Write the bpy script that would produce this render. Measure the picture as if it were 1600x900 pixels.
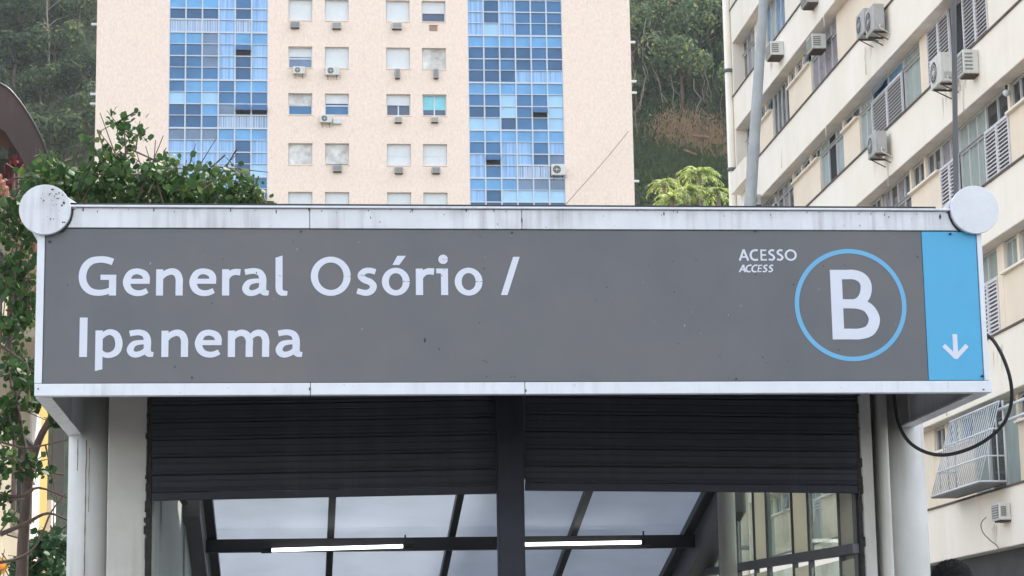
import bpy, math, random
from mathutils import Vector, Matrix, noise
R_=math.radians
random.seed(7)
scene=bpy.context.scene
for o in list(bpy.data.objects): bpy.data.objects.remove(o)
col=scene.collection
# ------------------------------------------------------------------ camera
FOC,PITCH,YAW,ROLL=3497.2,0.180402,0.0980901,-0.0168338
EYE=1.35
FW=Vector((math.sin(YAW)*math.cos(PITCH),math.cos(YAW)*math.cos(PITCH),math.sin(PITCH)))
RT0=Vector((math.cos(YAW),-math.sin(YAW),0)); UP0=RT0.cross(FW)
RT=RT0*math.cos(ROLL)+UP0*math.sin(ROLL); UP=-RT0*math.sin(ROLL)+UP0*math.cos(ROLL)
CAM=Vector((0,0,EYE))
cd=bpy.data.cameras.new('camera'); cam=bpy.data.objects.new('camera',cd); col.objects.link(cam)
cd.sensor_width=36; cd.lens=FOC/1600*36; cd.clip_start=.1; cd.clip_end=3000
m=Matrix((RT,UP,-FW)).transposed().to_4x4(); m.translation=CAM; cam.matrix_world=m
scene.camera=cam
def at(px,py,Y=None,X=None):
    "point of a known wall plane seen at a pixel of the photograph (used only to measure the place)"
    d=FW+RT*((px-800)/FOC)-UP*((py-450)/FOC)
    t=(Y/d.y) if Y is not None else (X/d.x)
    return CAM+d*t
# ------------------------------------------------------------------ sky, sun, exposure
SUN_EL,SUN_AZ=R_(52),R_(38)
w=bpy.data.worlds.new('World'); scene.world=w; w.use_nodes=True
nt=w.node_tree; bg=nt.nodes['Background']
sk=nt.nodes.new('ShaderNodeTexSky'); sk.sky_type='NISHITA'; sk.sun_disc=False
sk.sun_elevation=SUN_EL; sk.sun_rotation=SUN_AZ; sk.air_density=1.2; sk.dust_density=2.0; sk.ozone_density=1.0
hsv=nt.nodes.new('ShaderNodeHueSaturation'); hsv.inputs['Saturation'].default_value=.36
nt.links.new(sk.outputs[0],hsv.inputs['Color']); nt.links.new(hsv.outputs[0],bg.inputs[0]); bg.inputs[1].default_value=.15
sd=bpy.data.lights.new('sun','SUN'); sd.energy=2.2; sd.angle=R_(.55); sd.color=(1,.94,.85)
sun=bpy.data.objects.new('sun',sd); col.objects.link(sun)
sv=Vector((math.sin(SUN_AZ)*math.cos(SUN_EL),math.cos(SUN_AZ)*math.cos(SUN_EL),math.sin(SUN_EL)))
sun.rotation_euler=sv.to_track_quat('Z','Y').to_euler(); sun.location=(30,30,80)
vs=scene.view_settings; scene.display_settings.display_device='sRGB'
vs.view_transform='Standard'; vs.look='None'; vs.gamma=1; vs.use_curve_mapping=False
vs.exposure=1.9
scene.render.resolution_x=1024; scene.render.resolution_y=576
# ------------------------------------------------------------------ materials
MATS={}
def mat(name,c,rough=.7,metal=0,var=.12,scale=6,stretch=(1,1,1),bump=0,bscale=None,c2=None,spec=.5,
        streak=0,streak_col=(.12,.09,.06),specks=0,alpha=None,emit=None,trans=0,fine=0,mode='noise',coord='Object'):
    if name in MATS: return MATS[name]
    M=bpy.data.materials.new(name); M.use_nodes=True; n=M.node_tree.nodes; l=M.node_tree.links
    b=n['Principled BSDF']; b.inputs['Roughness'].default_value=rough; b.inputs['Metallic'].default_value=metal
    b.inputs['Specular IOR Level'].default_value=spec
    tc=n.new('ShaderNodeTexCoord'); mp=n.new('ShaderNodeMapping'); mp.inputs['Scale'].default_value=stretch
    l.new(tc.outputs[coord],mp.inputs[0])
    no=n.new('ShaderNodeTexNoise'); no.inputs['Scale'].default_value=scale; no.inputs['Detail'].default_value=6; no.inputs['Roughness'].default_value=.62
    l.new(mp.outputs[0],no.inputs[0])
    cr=n.new('ShaderNodeValToRGB'); e=cr.color_ramp.elements
    ca=[max(0,x*(1-var)) for x in c]; cb=[min(1,x*(1+var)) for x in (c if c2 is None else c2)]
    e[0].position=.3; e[1].position=.7; e[0].color=(*ca,1); e[1].color=(*cb,1)
    l.new(no.outputs[0],cr.inputs[0]); out=cr.outputs[0]
    def mixc(fac,a,colr):
        mx=n.new('ShaderNodeMix'); mx.data_type='RGBA'; l.new(fac,mx.inputs[0]); l.new(a,mx.inputs[6]); mx.inputs[7].default_value=(*colr,1); return mx.outputs[2]
    if streak:
        m2=n.new('ShaderNodeMapping'); m2.inputs['Scale'].default_value=(9*stretch[0],9*stretch[1],.55*stretch[2]); l.new(tc.outputs[coord],m2.inputs[0])
        n2=n.new('ShaderNodeTexNoise'); n2.inputs['Scale'].default_value=scale*.5; n2.inputs['Detail'].default_value=5; l.new(m2.outputs[0],n2.inputs[0])
        n3=n.new('ShaderNodeTexNoise'); n3.inputs['Scale'].default_value=scale*.35; n3.inputs['Detail'].default_value=3; l.new(tc.outputs[coord],n3.inputs[0])
        mu=n.new('ShaderNodeMath'); mu.operation='MULTIPLY'; l.new(n2.outputs[0],mu.inputs[0]); l.new(n3.outputs[0],mu.inputs[1])
        rr=n.new('ShaderNodeMapRange'); rr.inputs[1].default_value=.27; rr.inputs[2].default_value=.48; rr.inputs[4].default_value=streak; l.new(mu.outputs[0],rr.inputs[0])
        out=mixc(rr.outputs[0],out,streak_col)
    if specks:
        vo=n.new('ShaderNodeTexVoronoi'); vo.inputs['Scale'].default_value=specks; l.new(tc.outputs[coord],vo.inputs[0])
        n4=n.new('ShaderNodeTexNoise'); n4.inputs['Scale'].default_value=specks*.21; l.new(tc.outputs[coord],n4.inputs[0])
        r4=n.new('ShaderNodeMapRange'); r4.inputs[1].default_value=.55; r4.inputs[2].default_value=.75; r4.inputs[3].default_value=0; r4.inputs[4].default_value=.13; l.new(n4.outputs[0],r4.inputs[0])
        lt=n.new('ShaderNodeMath'); lt.operation='LESS_THAN'; l.new(vo.outputs[0],lt.inputs[0]); l.new(r4.outputs[0],lt.inputs[1])
        ml=n.new('ShaderNodeMath'); ml.operation='MULTIPLY'; ml.inputs[1].default_value=.75; l.new(lt.outputs[0],ml.inputs[0])
        out=mixc(ml.outputs[0],out,(.04,.035,.03))
    l.new(out,b.inputs['Base Color'])
    rv=n.new('ShaderNodeMapRange'); rv.inputs[3].default_value=max(.02,rough-.1); rv.inputs[4].default_value=min(1,rough+.1); l.new(no.outputs[0],rv.inputs[0]); l.new(rv.outputs[0],b.inputs['Roughness'])
    if bump:
        nb=n.new('ShaderNodeTexNoise'); nb.inputs['Scale'].default_value=bscale or scale*4; nb.inputs['Detail'].default_value=4; l.new(mp.outputs[0],nb.inputs[0])
        bp=n.new('ShaderNodeBump'); bp.inputs['Strength'].default_value=bump; bp.inputs['Distance'].default_value=.02; l.new(nb.outputs[0],bp.inputs['Height']); l.new(bp.outputs[0],b.inputs['Normal'])
    if emit: b.inputs['Emission Color'].default_value=(*emit[:3],1); b.inputs['Emission Strength'].default_value=emit[3]
    MATS[name]=M; return M
def foliage(name,c1,c2,rough=.55,trans=.35,yellow=None,objrand=False):
    if name in MATS: return MATS[name]
    M=bpy.data.materials.new(name); M.use_nodes=True; n=M.node_tree.nodes; l=M.node_tree.links
    b=n['Principled BSDF']; o=n['Material Output']; g=n.new('ShaderNodeNewGeometry'); cr=n.new('ShaderNodeValToRGB')
    e=cr.color_ramp.elements; e[0].color=(*c1,1); e[1].color=(*c2,1); e[1].position=.85
    if yellow: x=cr.color_ramp.elements.new(.97); x.color=(*yellow,1)
    l.new(g.outputs['Random Per Island'],cr.inputs[0]); out=cr.outputs[0]
    if objrand:
        oi=n.new('ShaderNodeObjectInfo'); hs=n.new('ShaderNodeHueSaturation')
        a=n.new('ShaderNodeMapRange'); a.inputs[3].default_value=.5; a.inputs[4].default_value=1.9; l.new(oi.outputs['Random'],a.inputs[0]); l.new(a.outputs[0],hs.inputs['Value'])
        a2=n.new('ShaderNodeMapRange'); a2.inputs[3].default_value=.53; a2.inputs[4].default_value=.475; l.new(oi.outputs['Random'],a2.inputs[0]); l.new(a2.outputs[0],hs.inputs['Hue'])
        l.new(out,hs.inputs['Color']); out=hs.outputs[0]
    l.new(out,b.inputs['Base Color']); b.inputs['Roughness'].default_value=rough; b.inputs['Specular IOR Level'].default_value=.15
    t=n.new('ShaderNodeBsdfTranslucent'); hs2=n.new('ShaderNodeHueSaturation'); hs2.inputs['Value'].default_value=1.5; hs2.inputs['Saturation'].default_value=1.1
    l.new(out,hs2.inputs['Color']); l.new(hs2.outputs[0],t.inputs[0])
    mx=n.new('ShaderNodeMixShader'); mx.inputs[0].default_value=trans; l.new(b.outputs[0],mx.inputs[1]); l.new(t.outputs[0],mx.inputs[2]); l.new(mx.outputs[0],o.inputs[0])
    MATS[name]=M; return M
def seeglass(name,tint,fac=.25,rough=.03):
    "thin pane: mostly see-through, partly reflecting"
    if name in MATS: return MATS[name]
    M=bpy.data.materials.new(name); M.use_nodes=True; n=M.node_tree.nodes; l=M.node_tree.links
    n.remove(n['Principled BSDF']); o=n['Material Output']
    t=n.new('ShaderNodeBsdfTransparent'); t.inputs[0].default_value=(*tint,1)
    g=n.new('ShaderNodeBsdfGlossy'); g.inputs['Roughness'].default_value=rough; g.inputs[0].default_value=(.9,.95,.92,1)
    d=n.new('ShaderNodeBsdfDiffuse'); tc=n.new('ShaderNodeTexCoord'); no=n.new('ShaderNodeTexNoise'); no.inputs['Scale'].default_value=2.5; l.new(tc.outputs['Object'],no.inputs[0])
    d.inputs[0].default_value=(.70,.74,.62,1)  # pale diffuse patches stand in for reflections on the pane
    rr=n.new('ShaderNodeMapRange'); rr.inputs[1].default_value=.35; rr.inputs[2].default_value=.75; rr.inputs[3].default_value=.12; rr.inputs[4].default_value=.42; l.new(no.outputs[0],rr.inputs[0])
    m1=n.new('ShaderNodeMixShader'); m1.inputs[0].default_value=fac; l.new(t.outputs[0],m1.inputs[1]); l.new(g.outputs[0],m1.inputs[2])
    m2=n.new('ShaderNodeMixShader'); l.new(rr.outputs[0],m2.inputs[0]); l.new(m1.outputs[0],m2.inputs[1]); l.new(d.outputs[0],m2.inputs[2]); l.new(m2.outputs[0],o.inputs[0])
    MATS[name]=M; return M
def milky(name,c,tr=.5):
    if name in MATS: return MATS[name]
    M=bpy.data.materials.new(name); M.use_nodes=True; n=M.node_tree.nodes; l=M.node_tree.links
    b=n['Principled BSDF']; o=n['Material Output']; b.inputs['Roughness'].default_value=.6; b.inputs['Specular IOR Level'].default_value=.2
    tc=n.new('ShaderNodeTexCoord'); no=n.new('ShaderNodeTexNoise'); no.inputs['Scale'].default_value=3.2; no.inputs['Detail'].default_value=7; l.new(tc.outputs['Object'],no.inputs[0])
    cr=n.new('ShaderNodeValToRGB'); e=cr.color_ramp.elements; e[0].position=.3; e[1].position=.6; e[0].color=(*[x*.93 for x in c],1); e[1].color=(*c,1)
    l.new(no.outputs[0],cr.inputs[0]); l.new(cr.outputs[0],b.inputs['Base Color'])
    t=n.new('ShaderNodeBsdfTranslucent'); l.new(cr.outputs[0],t.inputs[0]); mx=n.new('ShaderNodeMixShader'); mx.inputs[0].default_value=tr
    l.new(b.outputs[0],mx.inputs[1]); l.new(t.outputs[0],mx.inputs[2]); l.new(mx.outputs[0],o.inputs[0]); MATS[name]=M; return M
WHITE=mat('aged_white_paint',(.66,.67,.70),.5,var=.07,scale=5,streak=.6,streak_col=(.22,.19,.17),specks=11,bump=.1)
WHITE2=mat('white_frame_paint',(.67,.69,.73),.45,var=.06,scale=7,streak=.3,streak_col=(.3,.28,.26),specks=6)
SIGN=mat('grey_sign_vinyl',(.104,.112,.128),.5,var=.10,scale=1.1,c2=(.128,.122,.122),specks=9,bump=.03,streak=.10,streak_col=(.2,.2,.21))
BLUE=mat('blue_sign_vinyl',(.065,.36,.60),.45,var=.06,scale=4,specks=7,streak=.08,streak_col=(.2,.4,.55))
LETTER=mat('white_reflective_vinyl',(.62,.64,.72),.5,var=.03,scale=8)
RING=mat('ring_blue_vinyl',(.13,.38,.62),.5,var=.03,scale=8)
PILLAR=mat('dirty_painted_concrete',(.52,.50,.46),.75,var=.1,scale=3,streak=.45,streak_col=(.2,.16,.1),bump=.15,specks=5)
PILLAR2=mat('pale_painted_column',(.56,.56,.54),.6,var=.1,scale=2.5,streak=.6,streak_col=(.24,.21,.13),specks=4)
INNER=mat('grey_inner_panel',(.45,.49,.47),.6,var=.1,scale=3,streak=.3)
SHUT=mat('charcoal_shutter_steel',(.024,.026,.035),.62,spec=.25,var=.2,scale=5,streak=.25,streak_col=(.06,.06,.065),bump=.03)
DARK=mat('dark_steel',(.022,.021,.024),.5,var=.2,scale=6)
GREYST=mat('grey_painted_steel',(.13,.13,.14),.55,var=.12,scale=5,streak=.3,streak_col=(.05,.05,.05))
GRIME=mat('black_grime',(.03,.027,.024),.9,var=.5,scale=30,bump=.6)
RUBBER=mat('black_rubber',(.012,.012,.013),.45,var=.1)
SCREW=mat('dark_screw',(.03,.03,.035),.5,metal=.6)
BOXG=mat('grey_junction_box_plastic',(.4,.43,.46),.5)
TUBE=mat('lit_fluorescent_tube',(.9,.9,.9),.3,emit=(1,.98,.95,1.1))
ROOFP=milky('milky_roof_glass',(.60,.64,.70),.54)
SGLASS=seeglass('greenish_side_glass',(.88,.93,.88),.12)
PALESTRIP=milky('pale_glass_reflection',(.93,.90,.76),.5)  # pale reflections in the side glass, put into a strip colour
POLE=mat('galvanised_grey_pole',(.34,.36,.37),.6,var=.15,scale=3,streak=.3,streak_col=(.14,.15,.16))
ASPH=mat('asphalt',(.05,.05,.052),.9,var=.3,scale=8,bump=.4,bscale=60)
PAVE=mat('stone_paving',(.3,.29,.27),.85,var=.2,scale=4,bump=.2)
KERB=mat('granite_kerb',(.33,.32,.31),.8,var=.2,scale=20)
# ------------------------------------------------------------------ mesh helpers
class MB:
    def __init__(s): s.v=[]; s.f=[]; s.sm=[]
    def add(s,vs,fs,smooth=False):
        b=len(s.v); s.v+= [tuple(v) for v in vs]
        for f in fs: s.f.append([i+b for i in f]); s.sm.append(smooth)
        return s
    def box(s,x0,x1,y0,y1,z0,z1):
        x0,x1=sorted((x0,x1)); y0,y1=sorted((y0,y1)); z0,z1=sorted((z0,z1))
        return s.add([(x0,y0,z0),(x1,y0,z0),(x1,y1,z0),(x0,y1,z0),(x0,y0,z1),(x1,y0,z1),(x1,y1,z1),(x0,y1,z1)],
            [(0,3,2,1),(4,5,6,7),(0,1,5,4),(1,2,6,5),(2,3,7,6),(3,0,4,7)])
    def obox(s,c,ax,ay,az):
        "box centred at c with half-axis vectors"
        c,ax,ay,az=map(Vector,(c,ax,ay,az)); P=[c+ax*i+ay*j+az*k for k in(-1,1) for j in(-1,1) for i in(-1,1)]
        return s.add(P,[(0,2,3,1),(4,5,7,6),(0,1,5,4),(1,3,7,5),(3,2,6,7),(2,0,4,6)])
    def prism(s,pts,off,smooth=False):
        "closed polygon (3D points) pushed along off"
        n=len(pts); off=Vector(off); P=[Vector(p) for p in pts]; Q=[p+off for p in P]
        return s.add(P+Q,[tuple(range(n)),tuple(range(2*n-1,n-1,-1))]+[(i,i+n,(i+1)%n+n,(i+1)%n) for i in range(n)],smooth)
    def tube(s,pts,r,n=10,caps=True,smooth=True):
        P=[Vector(p) for p in pts]; rr=r if isinstance(r,(list,tuple)) else [r]*len(P)
        V=[];F=[]; prev=None
        for i,p in enumerate(P):
            t=(P[min(i+1,len(P)-1)]-P[max(i-1,0)]).normalized()
            a=(prev-t*prev.dot(t)) if prev is not None else (Vector((0,0,1)) if abs(t.z)<.9 else Vector((1,0,0))).cross(t)
            a.normalize(); prev=a; b=t.cross(a)
            V+=[p+(a*math.cos(k*math.tau/n)+b*math.sin(k*math.tau/n))*rr[i] for k in range(n)]
        for i in range(len(P)-1):
            for k in range(n): F.append((i*n+k,i*n+(k+1)%n,(i+1)*n+(k+1)%n,(i+1)*n+k))
        base=len(s.v); s.add(V,F,smooth)
        if caps: s.f.append([base+k for k in range(n)][::-1]); s.sm.append(False); s.f.append([base+(len(P)-1)*n+k for k in range(n)]); s.sm.append(False)
        return s
    def build(s,name,m,parent=None,bevel=0,**kw):
        me=bpy.data.meshes.new(name); me.from_pydata(s.v,[],s.f)
        me.polygons.foreach_set('use_smooth',s.sm); me.materials.append(m); me.update()
        o=bpy.data.objects.new(name,me); col.objects.link(o)
        if parent: o.parent=parent
        if bevel:
            bv=o.modifiers.new('bevel','BEVEL'); bv.width=bevel; bv.segments=2; bv.limit_method='ANGLE'; bv.angle_limit=R_(40)
        for k,v in kw.items(): o[k]=v
        return o
def thing(name,label,cat,loc=(0,0,0),group=None,rz=0):
    o=bpy.data.objects.new(name,None); col.objects.link(o); o.location=loc; o.rotation_euler=(0,0,rz); o.empty_display_size=.2
    o['label']=label; o['category']=cat
    if group: o['group']=group
    return o
def copy_tree(o,parent=None):
    c=o.copy(); col.objects.link(c); c.parent=parent
    for ch in list(o.children): copy_tree(ch,c)
    return c
def crv(pts,k=6):
    "Catmull-Rom resample of tuples"
    n=len(pts); out=[]
    for i in range(n-1):
        p0=pts[max(i-1,0)];p1=pts[i];p2=pts[i+1];p3=pts[min(i+2,n-1)]
        for j in range(k):
            t=j/k; out.append(tuple(.5*((2*b)+(c-a)*t+(2*a-5*b+4*c-d)*t*t+(3*b-a-3*c+d)*t**3) for a,b,c,d in zip(p0,p1,p2,p3)))
    out.append(tuple(pts[-1])); return out

# ================================================================== ground
g=MB()
N=40
g.add([(-1500,-300,0),(1500,-300,0),(1500,2500,0),(-1500,2500,0)],[(0,1,2,3)]).build('road',ASPH,kind='structure')
MB().box(-3.9,6.6,9.5,72,.0,.146).build('pavement',PAVE,kind='structure',bevel=.01)
kb=MB(); kb.box(-4.05,-3.903,9.35,72,.0,.16).box(6.603,6.75,9.35,72,.0,.16).box(-3.9,6.6,9.35,9.497,.0,.16).build('kerb',KERB,kind='structure',bevel=.01)
MB().box(12.2,15.3,-10,110,.0,.14).build('pavement',PAVE,kind='structure')

# ================================================================== metro entrance
ME=thing('metro_entrance','white metro station entrance with grey name board, half-lowered dark shutters and sloping glass roof','station entrance',(1.24,12.5,.146))
def mp(mb,name,m,parent=ME,bevel=0,**kw):
    o=mb.build(name,m,parent,bevel,**kw)
    o.matrix_parent_inverse=Matrix.Identity(4)
    if parent is ME:
        o.data.transform(Matrix.Translation(-Vector(ME.location)))
    return o
def local(mb): # used for sub-parts: mesh also measured from the entrance's base
    return mb
PX0,PX1=-1.340,3.812; PZ1=at(72,357,Y=12).z; PZ0=at(66,599,Y=12).z
FX0,FX1=-1.383,3.846; FZ0=PZ0-.068; TZ=PZ1+.128
# sign face
def sub(mb,name,m,parent,bevel=0,**kw):
    o=mb.build(name,m,parent,bevel,**kw); o.data.transform(Matrix.Translation(-Vector(ME.location))); return o
BXB=[at(1438,362,Y=12).x,at(1452,594,Y=12).x]; BX=(BXB[0]+BXB[1])/2
panel=mp(MB().box(PX0,BX-.0015,11.998,12.02,PZ0,PZ1),'sign_panel',SIGN,bevel=.002)
bpanel=mp(MB().box(BX+.0015,PX1-.012,11.9975,12.02,PZ0+.001,PZ1-.001),'arrow_panel',BLUE,bevel=.002,label='sky blue end panel of the sign with a white down arrow')
# white frame round the sign, in pieces with open seams
def seg_x(cuts): return [(a+.0015,b-.0015) for a,b in zip(cuts[:-1],cuts[1:])]
xs=[FX0,at(485,608,Y=12).x,at(820,608,Y=12).x,FX1]
for a,b in seg_x(xs): mp(MB().box(a,b,11.992,12.05,FZ0,PZ0-.003),'frame_rail',WHITE2,bevel=.003)
xs=[FX0+.06,at(484,340,Y=12).x,at(815,340,Y=12).x,FX1-.06]
for a,b in seg_x(xs): mp(MB().box(a,b,11.990,12.06,PZ1+.004,TZ-.016),'top_rail',WHITE,bevel=.003)
mp(MB().box(FX0+.05,FX1-.10,11.972,12.07,TZ-.013,TZ-.002),'drip_edge',WHITE2,bevel=.002)
mp(MB().box(FX0+.16,FX1-.27,11.99,12.30,TZ,TZ+.012),'dark_flashing',DARK)
mp(MB().box(FX0,PX0-.003,11.991,12.05,PZ0-.001,PZ1+.003),'frame_stile',WHITE2,bevel=.003)
mp(MB().box(PX1-.008,FX1-.014,11.991,12.05,PZ0-.001,PZ1+.003),'frame_stile',WHITE2,bevel=.003)
mp(MB().box(FX0+.02,FX1-.03,12.052,12.075,FZ0+.03,TZ-.02),'fascia_back',GREYST)
# round end caps with tapering arm, and canopy sides
for sx,px in ((-1,71.5),(1,1520)):
    c=at(px,330,Y=12); r=.1375
    mb=MB(); P=[(c.x+r*math.cos(k*math.tau/56),11.955,c.z+r*math.sin(k*math.tau/56)) for k in range(56)]
    mb.prism(P,(0,.03,0)); mp(mb,'end_cap',WHITE,bevel=.002)
    xin=c.x-sx*.165
    a1=math.pi/2+ (-.3 if sx<0 else .5)
    P=[(c.x+(r-.004)*math.cos(a1),0,c.z+(r-.004)*math.sin(a1)),(xin,0,TZ+.012),(xin,0,TZ-.02),(c.x-sx*(-.02),0,PZ1-.01+.03),(c.x,0,c.z-.02)]
    mp(MB().prism([(p[0],11.99,p[2]) for p in P],(0,.05,0)),'cap_arm',WHITE)
    # dark gap between cap and rail, drawn as a black bead
    A=[math.pi*(1.0 if sx>0 else 0)+sx*t for t in [(-.05+.1*k) for k in range(11)]]
    mp(MB().tube([(c.x+(r+.007)*math.cos(a),11.985,c.z+(r+.007)*math.sin(a)) for a in A],.0055,6),'cap_gap_line',RUBBER)
    # long round gutter tube behind the cap
    mp(MB().tube([(c.x,11.986,c.z),(c.x,14.3 if sx<0 else 13.7,c.z)],r-.02,32),'gutter_tube',WHITE)
for x0,x1,fx,yb in ((FX0,FX0+.02,FX0+.085,14.40),(FX1-.02,FX1,FX1-.085,13.72)):
    mp(MB().box(x0,x1,12.078,yb,FZ0+.012,TZ-.02),'side_panel',WHITE,bevel=.003)
    mp(MB().box(x0 if x0<0 else fx,fx if x0<0 else x1,12.078,yb,FZ0,FZ0+.011),'side_flange',WHITE)
mp(MB().box(FX0+.03,FX1-.03,12.08,17.0,TZ-.06,TZ-.03),'flat_roof',GREYST)
# ceiling panels inside the open canopy, dark
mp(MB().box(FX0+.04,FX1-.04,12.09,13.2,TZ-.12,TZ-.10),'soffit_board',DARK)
def px_x(px,py,Y): return at(px,py,Y=Y).x
def column(x0,x1,yf,dep,rad,name,m,**kw):
    "vertical shaft with rounded plan from pavement up into the canopy"
    P=[]; rad=min(rad,(x1-x0)/2-.001,dep/2-.001)
    for cx,cy,a0 in ((x0+rad,yf+rad,180),(x1-rad,yf+rad,270),(x1-rad,yf+dep-rad,0),(x0+rad,yf+dep-rad,90)):
        for k in range(9): a=R_(a0+k*90/8); P.append((cx+rad*math.cos(a),cy+rad*math.sin(a),.146))
    return mp(MB().prism(P,(0,0,TZ-.13-.146),smooth=True),name,m,**kw)
def smooth_fix(o):
    # flat end caps of a smooth prism
    o.data.polygons[0].use_smooth=False; o.data.polygons[1].use_smooth=False; return o
smooth_fix(column(px_x(103,760,13.75),px_x(167,760,13.75),13.75,.5,.16,'column',PILLAR2))
mp(MB().box(px_x(168,760,13.45),px_x(229,760,13.45),13.45,13.95,.146,TZ-.13),'wall_pier',PILLAR,bevel=.006)
def guide(x0,x1,y,side,seed):
    r=random.Random(seed); mb=MB(); z=.146
    while z<TZ-.14:
        h=r.uniform(.012,.06); j=max(0,r.gauss(.004,.008)); mb.box(x0-(j if side<0 else 0),x1+(j if side>0 else 0),y-r.uniform(0,.01),y+.12,z,min(z+h-.001,TZ-.13)); z+=h
    return mp(mb,'shutter_guide',GRIME)
guide(px_x(230,760,13.43),px_x(236,760,13.43),13.435,-1,3)
mp(MB().box(px_x(1346,760,13.42),px_x(1366,760,13.42),13.42,13.9,.146,TZ-.13),'wall_pier',PILLAR,bevel=.01)
mp(MB().box(px_x(1366.5,760,13.5),px_x(1378,760,13.5),13.52,13.9,.146,TZ-.13),'column_joint',GREYST)
smooth_fix(column(px_x(1376,760,13.4),px_x(1393,760,13.4),13.40,.3,.03,'corner_post',PILLAR))
smooth_fix(column(px_x(1391,760,13.6),px_x(1455,760,13.6),13.60,.42,.125,'column',PILLAR2))
guide(px_x(1340,760,13.40),px_x(1345,760,13.40),13.405,1,4)
smooth_fix(column(px_x(779,800,13.22),px_x(820,800,13.22),13.22,.14,.012,'centre_post',SHUT))
# roller shutters: each slat is a curved interlocking profile
def shutter(pxa,pxb,pya,pyb,tag_label):
    Y=13.36
    A=at(pxa,pya,Y=Y); B=at(pxb,pyb,Y=Y); dx=(B-A); L=dx.length; ux=dx.normalized(); uz=Vector((0,0,1)); uz=(uz-ux*uz.dot(ux)).normalized(); uy=Vector((0,1,0))
    root=mp(MB().prism([tuple(A+uy*.0),tuple(A+uz*.045),tuple(A+uz*.045+uy*.04),tuple(A+uy*.04)],dx),'roller_shutter',SHUT,bevel=.003,label=tag_label)
    prof=[(0.000,.010),(.004,.002),(.012,.000),(.018,.006),(.024,.006),(.030,.000),(.060,-.001),(.063,.003),(.067,.003),(.070,-.001),(.094,-.002),(.100,.006),(.1035,.012)]
    h=.1045; me=None
    for k in range(13):
        if k==0:
            p0=A+uz*.047; pts=[p0+uz*z+uy*y for z,y in prof]+[p0+uz*z+uy*(y+.012) for z,y in reversed(prof)]
            s=sub(MB().prism([tuple(p) for p in pts],dx),'slat',SHUT,root)
            first=s
        else:
            s=first.copy(); col.objects.link(s); s.parent=root; s.location=uz*h*k
    return root
shutter(237.5,778,782,771,'left roller shutter hanging a little lower at its outer end')
shutter(821,1340,766,770,'right roller shutter drooping towards its outer end')
mp(MB().tube([at(276,768,Y=13.5),at(291,790,Y=13.5)],.017,8),'latch',RUBBER)
# ---- sloping glass roof behind
SL=.244; RA=2.90; RY=17.22
def rz(y): return RA-SL*(y-RY)+.0
XR=[-.665,.285,1.265,2.255,3.20]
def rbeam(x,y0,y1,wd,dp,name,m,dz=0):
    P=[(x-wd/2,y0,rz(y0)+dz),(x+wd/2,y0,rz(y0)+dz),(x+wd/2,y0,rz(y0)-dp+dz),(x-wd/2,y0,rz(y0)-dp+dz)]
    return mp(MB().prism(P,(0,y1-y0,rz(y1)-rz(y0))),name,m,bevel=.003)
for i,x in enumerate(XR): rbeam(x,16.93,26,.055 if 0<i<4 else .075,.07,'rafter',DARK,dz=.02)
yc=[16.2,18.12,20.05,22,24,26]
for a in yc[1:-1]:
    mp(MB().prism([(XR[0]-.06,a,rz(a)-.055),(XR[0]-.06,a+.10,rz(a+.1)-.055),(XR[0]-.06,a+.10,rz(a)-.16),(XR[0]-.06,a,rz(a)-.16)],(XR[-1]-XR[0]+.12,0,0)),'purlin',DARK,bevel=.003)
for i in range(4):
    for a,b in zip(yc[:-1],yc[1:]):
        x0,x1=XR[i]+.012,XR[i+1]-.012
        mp(MB().prism([(x0,a+.006,rz(a)+.022),(x1,a+.006,rz(a)+.022),(x1,a+.006,rz(a)+.030),(x0,a+.006,rz(a)+.030)],(0,b-a-.012,rz(b)-rz(a))),'roof_pane',ROOFP)
# edge beams of the roof
for x,s in ((XR[0]-.14,-1),(XR[-1]+.145,1)): rbeam(x,16.93,26,.19,.26,'edge_beam',GREYST,dz=.0)
# back of the flat part, above the glass roof
mp(MB().box(-.85,3.42,16.1,16.2,2.9,TZ-.06),'roof_step',DARK)
# left inner wall of separate standing panels
ys=[13.6,14.14,16.03,17.1,18.28,21.0,24,26]
def topz(y): return 3.5 if y<17.05 else rz(y)-.02
for i,(a,b) in enumerate(zip(ys[:-1],ys[1:])):
    za,zb2=(3.5,3.5) if b<17.2 else (topz(max(a,17.11)),topz(b))
    mp(MB().prism([(-.95,a+.02,.146),(-.95,b-.02,.146),(-.95,b-.02,zb2),(-.95,a+.02,za)],(.11+(0,.012,0,.012,0,.01,0)[i],0,0)),'inner_wall_panel',INNER)
    mp(MB().box(-.93,-.875,b-.019,b+.019,.146,topz(b+.03)-.03),'inner_wall_joint',DARK)
# right glazed side wall
gx=3.418
ylist=[13.47,13.86,14.71,15.2,16.04,16.5,17.16,17.9,18.7,20,22,24,26]
kinds=['P','G','P','G','P','G','C','G','P','G','G','G']
mp(MB().prism([(gx-.04,13.43,2.231),(gx-.04,13.43,2.171),(gx+.03,13.43,2.171),(gx+.03,13.43,2.231)],(0,12.7,.34)),'transom',GREYST,bevel=.004)
def tzz(y): return 2.17+.35/13*(y-13.2)
for i,(a,b) in enumerate(zip(ylist[:-1],ylist[1:])):
    top=3.5 if b<17 else rz(a)-.03
    mp(MB().box(gx-.02,gx+.02,a-.011,a+.011,.146,top),'mullion',GREYST,bevel=.003)
    if kinds[i]=='C': continue
    m_=PALESTRIP if kinds[i]=='P' else SGLASS
    nm='reflection_strip' if kinds[i]=='P' else 'side_pane'  # P strips are reflections modelled as pale panels
    mp(MB().box(gx-.006,gx+.006,a+.013,b-.013,tzz(a)+.06,top),nm,m_)
    mp(MB().box(gx-.006,gx+.006,a+.013,b-.013,.3,tzz(a)-.03),nm,m_)
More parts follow.
